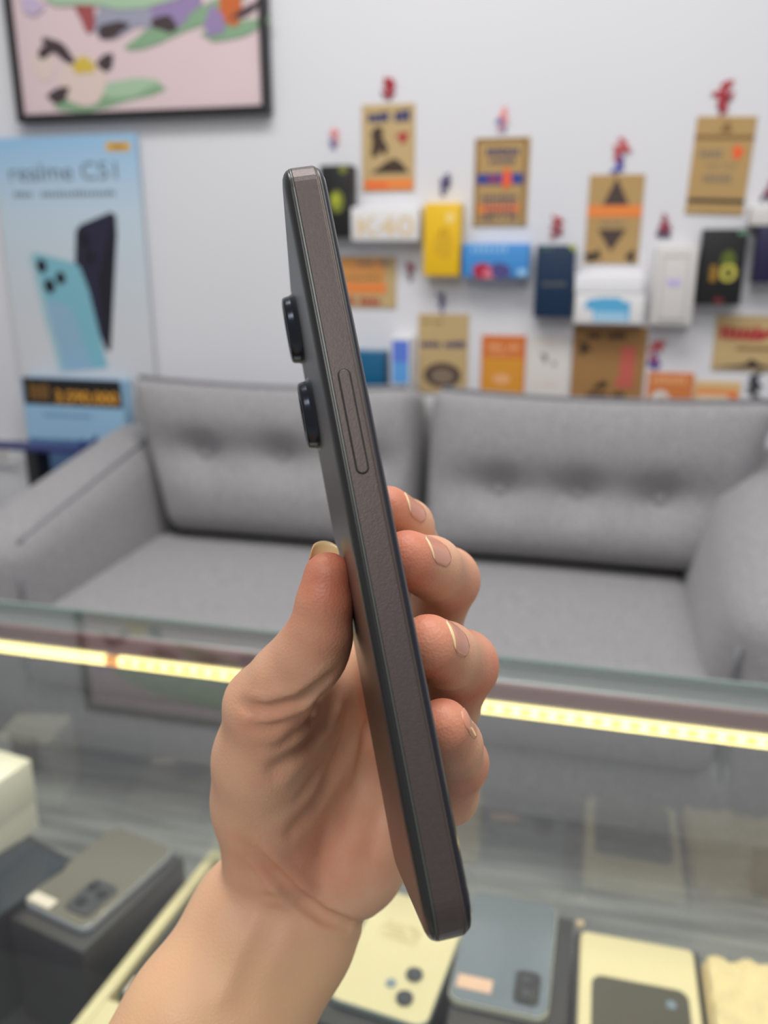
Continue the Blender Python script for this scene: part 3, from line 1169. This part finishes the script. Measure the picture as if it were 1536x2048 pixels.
# grey-blue phone
carton_stand(-.031, .556, .092, .160, SH, .522, R_(0), 'black carton with a worn edge under the slate blue phone', BOXBLK)
ph = slab_phone(-.039, .580, .078, .122, .522, R_(-1), 'slate blue phone with a black camera block and peach sticker, under the handheld phone', mat('phone_slate_glass', (104, 114, 122), .2, coat=.5), mat('edge_bright_silver', (232, 230, 206), .3, metal=.3))
V, Fc = loft_outline(.020, .032, .005, [(0, 0), (.0016, .0003), (.002, .001)], 4)
isl = link('camera_island', mesh_from('camera_island', V, Fc, DARK_PLASTIC), ph, (.021, -.036, .0082))
disc('lens', 0, .008, .002, .005, .001, LENS, isl)
disc('lens', 0, -.006, .002, .005, .001, LENS, isl)
box('sticker', (-.034, -.049, .0081), (-.006, -.036, .0086), STICK_P, ph, .0002)
kn = disc('box_tab', 0, 0, 0, .0035, .003, mat('tab_beige', (214, 190, 150), .5), None)
kn.location = (.0205, .630, .522)
tag(kn, 'tiny round beige tab on the corner of the black carton beside the slate blue phone', 'tab')
# white carton with a dark phone screen
carton_stand(.068, .545, .103, .165, SH, .518, 0, 'black carton under the white tray with the dark screen', BOXBLK)
wb = empty('white_tray', (.067, .548, .518))
tag(wb, 'cream white tray with a rounded dark recess, lower right', 'tray')
V, Fc = loft_outline(.092, .138, .006, [(0, 0), (.010, 0), (.0115, .0015)], 5)
link('tray_body', mesh_from('tray_body', V, Fc, CREAM), wb)
V, Fc = loft_outline(.074, .160, .009, [(0, .0), (.0012, .0), (.0018, .0006)], 5)
V, Fc = loft_outline(.074, .090, .009, [(0, .0), (.0008, .0), (.0014, .0006)], 5)
link('dark_insert', mesh_from('dark_insert', V, Fc, mat('insert_olive_black', (74, 70, 54), .3)), wb, (.001, -.022, .0112))
disc('insert_lens', .024, .006, .0126, .004, .001, mat('flash_blue_grey', (120, 136, 150), .2), wb)
# crumpled cream carton at the right edge
e = empty('cream_carton', (.172, .545, SH), 0)
tag(e, 'cream carton with a crumpled paper top at the lower right corner', 'box')
box('body', (-.053, -.065, 0), (.053, .064, .117), mat('cream_carton_body', (216, 196, 146), .7), e, .002)


def crumple(P, Uu):
    P[:, 2] += (Uu[:, 2] > 0) * .0022 * (np.sin(P[:, 0] * 310 + 2 * np.sin(P[:, 1] * 120)) + np.sin(P[:, 1] * 260 + P[:, 0] * 140))
    return P


soft_block('paper_top', (.051, .062, .0055), .003, mat('crumpled_paper', (226, 206, 156), .8, noise=.12, nscale=60), e, (0, 0, .1225), (24, 28, 2), crumple)

# ------------------------------------------------------------------ the phone held upright
RP = np.array([[-.19129976, -.07076991, .97897703], [-.96291943, .20684471, -.17320925], [.19023821, .97581089, .10771507]])   # columns: along, across, through
TP = np.array([-.00568272, .00085654, .16922802])


def c2w(q):
    """metres right / down / ahead of the eye point to world metres"""
    q = np.asarray(q, float)
    return EYE_P + q[..., 0:1] * RT - q[..., 1:2] * UP + q[..., 2:3] * FW


PL, PWD = .1642, .0757
AX = [RP[:, i] for i in range(3)]


def dirw(v):
    return v[0] * RT - v[1] * UP + v[2] * FW


pc = TP + RP @ np.array([0, PWD / 2, 0])          # middle of the phone
Mw = Matrix.Identity(4)
wc = c2w(pc)
ex, ey, ez = dirw(AX[1]), dirw(AX[0]), dirw(AX[2])     # x across (away), y along (up), z through (to the screen)
for i in range(3):
    Mw[i][0], Mw[i][1], Mw[i][2], Mw[i][3] = ex[i], ey[i], ez[i], wc[i]
hp = bpy.data.objects.new('smartphone', None)
COL.objects.link(hp)
hp.matrix_world = Mw
tag(hp, 'dark bronze-black smartphone held upright by its edge in the hand', 'phone')


def bronze_mat(name, rgb, rough, bump, metal=.55):
    m = mat(name, rgb, rough, metal=metal, noise=.14, nscale=900, bump=bump, bscale=2600)
    return m


FRAME_M = bronze_mat('phone_frame_bronze', (78, 69, 67), .40, .07)
BACK_M = bronze_mat('phone_back_bronze', (70, 61, 56), .32, .0, .6)
CURVE_M = mat('phone_back_curve', (44, 44, 44), .30, metal=.3)
SEAM_M = mat('phone_seam_light', (84, 88, 84), .35, metal=.5)
BEZEL_M = mat('phone_bezel', (22, 22, 32), .35)
SCREEN_M = mat('phone_screen', (8, 8, 12), .06, coat=.6)


def loftp(name, prof, m, smooth=False, r=.0085, n=10):
    V, Fc = loft_outline(PWD, PL, r, prof, n)
    me = mesh_from(name, V, Fc, m)
    if smooth:
        me.polygons.foreach_set('use_smooth', [len(p.vertices) == 4 for p in me.polygons])
    return link(name, me, hp)


loftp('back_panel', [(-.0016, .0034), (-.00165, .0042)], BACK_M)
loftp('back_curve', [(-.0016, .0033), (-.0014, .0020), (-.0010, .0011), (-.0005, .0005), (0, .00022), (.0002, .0003)], CURVE_M, True)
loftp('seam', [(.00015, .0004), (.0002, .00012), (.0005, .00003), (.00062, .00012)], SEAM_M)
loftp('side_frame', [(.0006, .0002), (.0007, .0), (.0055, .0), (.0058, .00012), (.0059, .0004)], FRAME_M)
loftp('frame_lip', [(.0058, .0003), (.0059, .0002), (.0061, .00028), (.0062, .0005)], mat('frame_lip_metal', (96, 84, 76), .4, metal=.5))
loftp('bezel', [(.0060, .0006), (.0064, .0005), (.0071, .0010), (.0075, .0019)], BEZEL_M, True)
loftp('screen', [(.0074, .0018), (.0077, .0024)], SCREEN_M)
# button on the near edge: pill with a dark gap around it
az = []


def pill(name, length, wid, prof, m, a_mid, c_mid, x):
    V, Fc = loft_outline(wid, length, wid / 2 - 1e-5, prof, 6)
    o = link(name, mesh_from(name, V, Fc, m), hp, (x, a_mid, c_mid))
    o.rotation_euler = (0, math.radians(-90), 0)   # local z to -x (out of the near edge)
    return o


A0, A1 = .0310, .0082       # top and bottom of the button along the phone
pill('button_gap', A0 - A1, .0028, [(-.0003, 0), (.00006, 0)], mat('gap_black', (8, 8, 8), .7), (A0 + A1) / 2, .0032, -PWD / 2)
pill('power_button', A0 - A1 - .0005, .0022, [(-.0003, 0), (.00018, 0), (.00026, .00012)], FRAME_M, (A0 + A1) / 2, .0032, -PWD / 2)
# two camera rings on the back, near the button edge
for ay in (.0655, .0405):
    V, Fc = [], []
    n = 48
    prof = [(.0104, -.0002), (.0096, .0003), (.0092, .0012), (.0090, .0024), (.0087, .0030), (.0080, .0032), (.0074, .0030), (.0072, .0026)]
    for rr, hh in prof:
        V += [(rr * math.cos(2 * math.pi * i / n), rr * math.sin(2 * math.pi * i / n), -hh) for i in range(n)]
    for k in range(len(prof) - 1):
        for i in range(n):
            j = (i + 1) % n
            Fc.append((k * n + j, k * n + i, (k + 1) * n + i, (k + 1) * n + j))
    ring = link('camera_ring', mesh_from('camera_ring', V, Fc, mat('ring_polished', (52, 56, 64), .2, metal=.85), smooth=True), hp, (-PWD / 2 + .055, ay, -.00165))
    V, Fc = [], []
    prof = [(.0076, .0029), (.0052, .0030), (.0050, .0022), (.0001, .0021)]
    for rr, hh in prof:
        V += [(rr * math.cos(2 * math.pi * i / n), rr * math.sin(2 * math.pi * i / n), -hh) for i in range(n)]
    for k in range(len(prof) - 1):
        for i in range(n):
            j = (i + 1) % n
            Fc.append((k * n + j, k * n + i, (k + 1) * n + i, (k + 1) * n + j))
    link('lens', mesh_from('lens', V, Fc, LENS, smooth=True), ring)

# ------------------------------------------------------------------ the hand
# joints in metres right / down / ahead of the eye point
def J(px, py, z):
    return np.array([(px - 768) / F_PX * z, (py - 1024) / F_PX * z, z])


def round_cone(P, a, b, r1, r2):
    ba = b - a
    l2 = float(ba @ ba)
    rr = r1 - r2
    a2 = l2 - rr * rr
    il2 = 1.0 / l2
    pa = P - a.astype(np.float32)
    y = pa @ ba.astype(np.float32)
    z = y - l2
    x2 = np.sum((pa * l2 - y[:, None] * ba.astype(np.float32)) ** 2, axis=1)
    y2 = y * y * l2
    z2 = z * z * l2
    k = np.sign(rr) * rr * rr * x2
    d = (np.sqrt(x2 * a2 * il2) + y * rr) * il2 - r1
    c1 = np.sign(z) * a2 * z2 > k
    c2 = np.sign(y) * a2 * y2 < k
    d = np.where(c2, np.sqrt(x2 + y2) * il2 - r1, d)
    d = np.where(c1, np.sqrt(x2 + z2) * il2 - r2, d)
    return d.astype(np.float32)


def smin(a, b, k):
    h = np.maximum(k - np.abs(a - b), 0) / k
    return np.minimum(a, b) - h * h * h * k / 6


def chain(*js):
    """list of (px, py, depth, radius) to round cones"""
    out = []
    for p, q in zip(js[:-1], js[1:]):
        out.append((J(*p[:3]), J(*q[:3]), p[3], q[3]))
    return out


PALM = []
PALM += chain((535, 1418, .2235, .0108), (522, 1520, .233, .0116), (525, 1600, .243, .0128), (548, 1700, .255, .0155))      # thumb metacarpal, thenar
PALM += chain((585, 1445, .2400, .0085), (640, 1400, .2520, .0085), (700, 1330, .2720, .0090))
PALM += chain((575, 1520, .2430, .0100), (660, 1500, .2600, .0115))
PALM += chain((590, 1560, .254, .0125), (600, 1690, .262, .0145))
PALM += chain((560, 1460, .2400, .0085), (640, 1420, .262, .0090), (720, 1340, .284, .0090))     # web to index
PALM += chain((700, 1715, .264, .0178), (765, 1610, .272, .0165), (800, 1545, .272, .0135))      # hypothenar
PALM += chain((620, 1745, .270, .0170), (700, 1560, .276, .0160), (780, 1370, .287, .0120))
PALM += chain((640, 1560, .272, .0140), (740, 1320, .290, .0115))
PALM += chain((660, 1650, .270, .0155), (805, 1460, .283, .0125))
ARM = []
ARM += chain((585, 1735, .2725, .0165), (508, 1836, .262, .0182), (385, 2035, .250, .0190), (150, 2420, .235, .0215))
ARM += chain((650, 1755, .2740, .0165), (585, 1868, .262, .0182), (472, 2078, .250, .0190), (260, 2460, .235, .0215))
THUMB = chain((655, 1152, .2075, .0058), (648, 1208, .2075, .0066), (640, 1262, .2090, .0074), (622, 1305, .2120, .0086), (575, 1358, .2170, .0094), (532, 1410, .2230, .0108))
THUMB2 = chain((656, 1155, .2140, .0054), (652, 1210, .2155, .0064), (644, 1270, .2170, .0073), (622, 1310, .2180, .0085))
INDEX = chain((776, 1020, .2275, .0065), (813, 1052, .2430, .0073), (835, 1115, .2640, .0084), (745, 1300, .2900, .0110))
MIDDLE = chain((815, 1117, .2050, .0069), (862, 1135, .2225, .0077), (893, 1160, .2430, .0090), (865, 1250, .2600, .0086), (785, 1370, .2870, .0112))
RING = chain((857, 1289, .1956, .0070), (889, 1309, .2110, .0077), (925, 1331, .2300, .0092), (897, 1415, .2480, .0086), (815, 1460, .2800, .0110))
PINKY = chain((886, 1452, .1915, .0062), (905, 1490, .2040, .0067), (914, 1526, .2190, .0076), (900, 1592, .2350, .0073), (830, 1560, .2650, .0100))


def group(P, prims, k):
    d = None
    for a, b, r1, r2 in prims:
        e = round_cone(P, a, b, r1, r2)
        d = e if d is None else smin(d, e, k)
    return d


# creases of the palm and wrist: (line, depth m, width m)
CREASES = [
    ([(462, 1398), (500, 1417), (540, 1419), (600, 1401), (645, 1366), (688, 1328)], .0028, .0014),
    ([(485, 1446), (535, 1456), (585, 1440)], .0010, .0018),
    ([(690, 1345), (676, 1385), (652, 1440), (608, 1492), (545, 1545), (520, 1560)], .0022, .0023),
    ([(712, 1370), (704, 1410), (690, 1478), (662, 1545), (630, 1605), (580, 1665), (560, 1680)], .0022, .0026),
    ([(735, 1430), (733, 1460), (722, 1530), (708, 1620)], .0016, .0022),
    ([(660, 1360), (640, 1400), (610, 1450), (565, 1490), (530, 1505)], .0012, .0018),
    ([(697, 1350), (688, 1430), (650, 1520), (600, 1590), (580, 1610)], .0010, .0018),
    ([(480, 1680), (508, 1706), (541, 1738), (590, 1787), (646, 1830), (700, 1848), (760, 1835)], .0034, .0016),
    ([(665, 1620), (646, 1720), (652, 1810)], .0012, .0032),
    ([(478, 1620), (496, 1700), (500, 1790), (470, 1900)], .0012, .0045),
    ([(765, 1590), (748, 1660), (742, 1740)], .0010, .0026),
    ([(620, 1810), (560, 1790), (500, 1800)], .0006, .0016),
    ([(530, 1770), (500, 1860), (450, 1980), (420, 2040)], -.0008, .0032),
    ([(600, 1820), (560, 1900), (500, 2010)], -.0005, .0032),
]


def seg_dist(T, pts):
    """distance to a polyline and how far along it (0 to 1) the nearest point lies"""
    d = np.full(len(T), 9.0, np.float32)
    u = np.zeros(len(T), np.float32)
    n = len(pts) - 1
    for k, (a, b) in enumerate(zip(pts[:-1], pts[1:])):
        ba = (b - a).astype(np.float32)
        pa = T - a.astype(np.float32)
        h = np.clip((pa @ ba) / float(ba @ ba), 0, 1)
        e = np.linalg.norm(pa - h[:, None] * ba, axis=1)
        m = e < d
        d = np.where(m, e, d)
        u = np.where(m, (k + h) / n, u)
    return d, u


def hand_sdf(P, detail=True):
    P = P.astype(np.float32)
    d = group(P, PALM, .012)
    d = smin(d, group(P, ARM, .010), .007)
    t = group(P, THUMB, .003)
    t = smin(t, group(P, THUMB2, .003), .006)
    d = smin(d, t, .005)
    for ch, k in ((INDEX, .0022), (MIDDLE, .0022), (RING, .0022), (PINKY, .0022)):
        d = smin(d, group(P, ch, .0045), k)
    if detail:
        near = np.abs(d) < .006
        Q = P[near]
        add = np.zeros(len(Q), np.float32)
        for pts, dep, wid in CREASE3:
            lo_, hi_ = pts.min(axis=0) - 5 * wid, pts.max(axis=0) + 5 * wid
            m = np.all((Q > lo_) & (Q < hi_), axis=1)
            if not m.any():
                continue
            sd, u = seg_dist(Q[m], pts)
            fade = np.clip(np.minimum(u / .35, (1 - u) / .35), 0, 1)
            fade = fade * fade * (3 - 2 * fade)
            add[m] += fade * (dep * np.exp(-(sd / wid) ** 1.5) - .28 * dep * np.exp(-((sd - 2.2 * wid) / (1.2 * wid)) ** 2))
        d = d.copy()
        d[near] += add
    return d


def surface_nets(lo, hi, h):
    n = [int((hi[i] - lo[i]) / h) + 1 for i in range(3)]
    ax = [lo[i] + h * np.arange(n[i]) for i in range(3)]
    D3 = np.empty(n, np.float32)
    ny, nz = n[1], n[2]
    Yg, Zg = np.meshgrid(ax[1], ax[2], indexing='ij')
    step = 8
    for i0 in range(0, n[0], step):
        i1 = min(n[0], i0 + step)
        P = np.empty((i1 - i0, ny, nz, 3), np.float32)
        P[..., 0] = ax[0][i0:i1, None, None]
        P[..., 1] = Yg
        P[..., 2] = Zg
        D3[i0:i1] = hand_sdf(P.reshape(-1, 3)).reshape(i1 - i0, ny, nz)
    ins = D3 < 0
    c = np.zeros([m - 1 for m in n], np.int16)
    for a in (0, 1):
        for b in (0, 1):
            for e in (0, 1):
                c += ins[a:n[0] - 1 + a, b:n[1] - 1 + b, e:n[2] - 1 + e]
    act = (c > 0) & (c < 8)
    idx = -np.ones(act.shape, np.int64)
    cells = np.argwhere(act)
    idx[act] = np.arange(len(cells))
    acc = np.zeros((len(cells), 3))
    cnt = np.zeros(len(cells))
    corners = [(a, b, e) for a in (0, 1) for b in (0, 1) for e in (0, 1)]
    for p in corners:
        for q in corners:
            if sum(abs(p[i] - q[i]) for i in range(3)) == 1 and p < q:
                dp = D3[cells[:, 0] + p[0], cells[:, 1] + p[1], cells[:, 2] + p[2]]
                dq = D3[cells[:, 0] + q[0], cells[:, 1] + q[1], cells[:, 2] + q[2]]
                m = (dp < 0) != (dq < 0)
                t = np.where(m, dp / np.where(m, dp - dq, 1), 0)
                pos = np.array(p) + t[:, None] * (np.array(q) - np.array(p))
                acc += pos * m[:, None]
                cnt += m
    V = (cells + acc / cnt[:, None]) * h + np.array(lo)
    quads = []
    for axn in range(3):
        s0 = [slice(None)] * 3
        s1 = [slice(None)] * 3
        s0[axn] = slice(0, n[axn] - 1)
        s1[axn] = slice(1, n[axn])
        A, B = ins[tuple(s0)], ins[tuple(s1)]
        e = np.argwhere(A != B)
        u, v = (axn + 1) % 3, (axn + 2) % 3
        ok = (e[:, u] > 0) & (e[:, v] > 0) & (e[:, u] < n[u] - 1) & (e[:, v] < n[v] - 1)
        e = e[ok]
        fl = A[e[:, 0], e[:, 1], e[:, 2]]
        q = []
        for du, dv in ((1, 1), (0, 1), (0, 0), (1, 0)):
            c2 = e.copy()
            c2[:, u] -= du
            c2[:, v] -= dv
            q.append(idx[c2[:, 0], c2[:, 1], c2[:, 2]])
        q = np.array(q).T
        q[~fl] = q[~fl][:, ::-1]
        quads.append(q)
    return V, np.concatenate(quads)


def skin_point(px, py):
    """where a line of sight from the eye point first meets the smooth hand"""
    z = .19
    for _ in range(60):
        dd = float(hand_sdf(J(px, py, z)[None, :], False)[0])
        if dd < 3e-5 or z > .31:
            break
        z += dd * .9
    return J(px, py, z)


CREASE3 = []
for pts, dep, wid in CREASES:
    dense = []
    for (xa, ya), (xb, yb) in zip(pts[:-1], pts[1:]):
        for q in range(3):
            dense.append(skin_point(xa + (xb - xa) * q / 3, ya + (yb - ya) * q / 3))
    dense.append(skin_point(*pts[-1]))
    CREASE3.append((np.array(dense), dep, wid))

HV, HQ = surface_nets((-.116, -.022, .183), (.046, .236, .312), .0009)
# light smoothing of the net
ed = np.concatenate([HQ[:, [0, 1]], HQ[:, [1, 2]], HQ[:, [2, 3]], HQ[:, [3, 0]]])
ed = np.concatenate([ed, ed[:, ::-1]])
deg = np.bincount(ed[:, 0], minlength=len(HV)).astype(float)
for it in range(4):
    s = np.stack([np.bincount(ed[:, 0], weights=HV[ed[:, 1], i], minlength=len(HV)) for i in range(3)], 1) / deg[:, None]
    HV = HV + (s - HV) * (.5 if it % 2 == 0 else -.45)

# skin tone: flush at pads and knuckles, yellower forearm
tone = np.zeros(len(HV))


def flush(px, py, z, r, amt):
    global tone
    c = J(px, py, z)
    tone += amt * np.exp(-np.sum((HV - c) ** 2, axis=1) / r ** 2)


flush(668, 1200, .208, .013, .75)
flush(660, 1120, .208, .008, .45)
flush(800, 1090, .204, .010, .9)
flush(835, 1270, .197, .011, .8)
flush(880, 1440, .192, .010, .8)
flush(780, 1000, .226, .010, .7)
flush(935, 1180, .235, .013, .45)
flush(970, 1360, .225, .014, .6)
flush(940, 1560, .215, .016, .5)
flush(680, 1680, .245, .018, .22)
flush(560, 1700, .24, .012, .3)
flush(655, 1745, .247, .016, .14)
flush(540, 1440, .215, .012, .3)
flush(700, 1400, .25, .016, .15)
tone -= .35 * np.clip((HV[:, 1] - .105) / .03, 0, 1)
me = bpy.data.meshes.new('person')
HW = c2w(HV)
origin = HW.mean(axis=0)
HWl = HW - origin
me.vertices.add(len(HV))
me.vertices.foreach_set('co', HWl.astype(np.float32).ravel())
me.loops.add(HQ.size)
me.loops.foreach_set('vertex_index', HQ.astype(np.int32).ravel())
me.polygons.add(len(HQ))
me.polygons.foreach_set('loop_start', np.arange(0, HQ.size, 4, dtype=np.int32))
me.polygons.foreach_set('loop_total', np.full(len(HQ), 4, np.int32))
me.polygons.foreach_set('use_smooth', np.ones(len(HQ), bool))
me.update()
me.validate()
at_ = me.attributes.new('skin_tone', 'FLOAT', 'POINT')
at_.data.foreach_set('value', tone.astype(np.float32))


def skin_mat():
    m = bpy.data.materials.new('skin')
    m.use_nodes = True
    nt = m.node_tree
    b = nt.nodes['Principled BSDF']
    at = nt.nodes.new('ShaderNodeAttribute')
    at.attribute_name = 'skin_tone'
    tc = nt.nodes.new('ShaderNodeTexCoord')
    n = nt.nodes.new('ShaderNodeTexNoise')
    n.inputs['Scale'].default_value = 130
    n.inputs['Detail'].default_value = 6
    nt.links.new(tc.outputs['Object'], n.inputs['Vector'])
    mr = nt.nodes.new('ShaderNodeMath')
    mr.operation = 'MULTIPLY_ADD'
    mr.inputs[1].default_value = .5
    mr.inputs[2].default_value = -.25
    nt.links.new(n.outputs['Fac'], mr.inputs[0])
    ad = nt.nodes.new('ShaderNodeMath')
    ad.operation = 'ADD'
    nt.links.new(at.outputs['Fac'], ad.inputs[0])
    nt.links.new(mr.outputs[0], ad.inputs[1])
    rng_ = nt.nodes.new('ShaderNodeMapRange')
    rng_.inputs['From Min'].default_value = -.5
    rng_.inputs['From Max'].default_value = 1.0
    nt.links.new(ad.outputs[0], rng_.inputs['Value'])
    cr = nt.nodes.new('ShaderNodeValToRGB')
    e = cr.color_ramp.elements
    e.new(.33)
    e[0].position, e[1].position, e[2].position = 0, .33, 1
    e[0].color = (*lin((214, 173, 131)), 1)
    e[1].color = (*lin((213, 166, 135)), 1)
    e[2].color = (*lin((198, 106, 80)), 1)
    nt.links.new(rng_.outputs[0], cr.inputs[0])
    nt.links.new(cr.outputs[0], b.inputs['Base Color'])
    b.inputs['Roughness'].default_value = .48
    b.inputs['Subsurface Weight'].default_value = .3
    b.inputs['Subsurface Radius'].default_value = (1.0, .35, .18)
    b.inputs['Subsurface Scale'].default_value = .0016
    b.inputs['Specular IOR Level'].default_value = .4
    n2 = nt.nodes.new('ShaderNodeTexVoronoi')
    n2.inputs['Scale'].default_value = 1300
    nt.links.new(tc.outputs['Object'], n2.inputs['Vector'])
    bp = nt.nodes.new('ShaderNodeBump')
    bp.inputs['Strength'].default_value = .18
    bp.inputs['Distance'].default_value = .0004
    nt.links.new(n2.outputs['Distance'], bp.inputs['Height'])
    nt.links.new(bp.outputs['Normal'], b.inputs['Normal'])
    return m


me.materials.append(skin_mat())
person = link('person', me, None, tuple(origin))
tag(person, 'bare left hand and forearm gripping the upright phone between thumb and fingers', 'person')


def nail(name, base, tip, normal, width, m, over=0.0, edge_rows=1):
    """curved plate laid on the finger: base and tip on the finger's axis line, normal = outward"""
    ax_ = tip - base
    L = np.linalg.norm(ax_)
    ax_ = ax_ / L
    nrm = normal - ax_ * (normal @ ax_)
    nrm /= np.linalg.norm(nrm)
    side = np.cross(ax_, nrm)
    nu, nv = 14, 12
    V, Fc = [], []
    for i in range(nu + 1):
        u = i / nu
        for j in range(nv + 1):
            v = -1 + 2 * j / nv
            rb = math.sqrt(max(0.0, 1 - (max(0, .38 - u) / .40) ** 2))
            rt_ = 1 - .30 * (max(0, u - .75) / .25) ** 2
            wv = width / 2 * rb * rt_
            uu = u - .05 * v * v * u
            an = v * wv / .0075
            origin_p = base + ax_ * (uu * L)
            dirn = nrm * math.cos(an) + side * math.sin(an)
            # march from outside towards the axis until the skin is met
            p = origin_p + dirn * .016
            for _ in range(24):
                dd = float(hand_sdf(p[None, :], False)[0])
                if dd < 2e-5:
                    break
                p = p - dirn * dd
                if (p - origin_p) @ dirn < .0035:
                    break
            if (p - origin_p) @ dirn < .0045:
                p = origin_p + dirn * .0045
            V.append(p + dirn * (.00012 + over * max(0, u - .8)))
    N = len(V)
    inner = [p - nrm * .0005 for p in V]
    V += inner
    r = nv + 1
    for i in range(nu):
        for j in range(nv):
            a, b, c, d = i * r + j, i * r + j + 1, (i + 1) * r + j + 1, (i + 1) * r + j
            Fc.append((a, b, c, d))
            Fc.append((N + d, N + c, N + b, N + a))
    bd = [j for j in range(r)] + [i * r + nv for i in range(1, nu + 1)] + [nu * r + j for j in range(nv - 1, -1, -1)] + [i * r for i in range(nu - 1, 0, -1)]
    for a, b in zip(bd, bd[1:] + bd[:1]):
        Fc.append((b, a, N + a, N + b))
    Wd = c2w(np.array(V)) - origin
    mi = []
    me = mesh_from(name, Wd.tolist(), Fc, m, smooth=True)
    k = 0
    for i in range(nu):
        for j in range(nv):
            edge = i >= nu - edge_rows
            me.polygons[k].material_index = 1 if edge else 0
            me.polygons[k + 1].material_index = 1 if edge else 0
            k += 2
    return link(name, me, person)


NAIL = mat('nail_pink', (212, 142, 114), .3, coat=.3)
NAIL_E = mat('nail_free_edge', (236, 212, 160), .35, coat=.3)
NM = [NAIL, NAIL_E]


def nvec(x, y, z):
    return np.array([x, y, z], float)


nail('fingernail', J(842, 1126, .2160), J(815, 1113, .2025), nvec(.86, -.42, -.30), .0090, NM)
nail('fingernail', J(875, 1301, .2050), J(851, 1285, .1925), nvec(.86, -.40, -.32), .0096, NM)
nail('fingernail', J(899, 1470, .1995), J(884, 1447, .1880), nvec(.62, -.48, -.60), .0074, [NAIL, NAIL])
nail('fingernail', J(800, 1040, .2380), J(776, 1016, .2250), nvec(.84, -.40, -.36), .0092, NM)
nail('thumbnail', J(642, 1218, .2150), J(655, 1091, .2115), nvec(-.22, -.10, .97), .0152, NM, .0, 3)
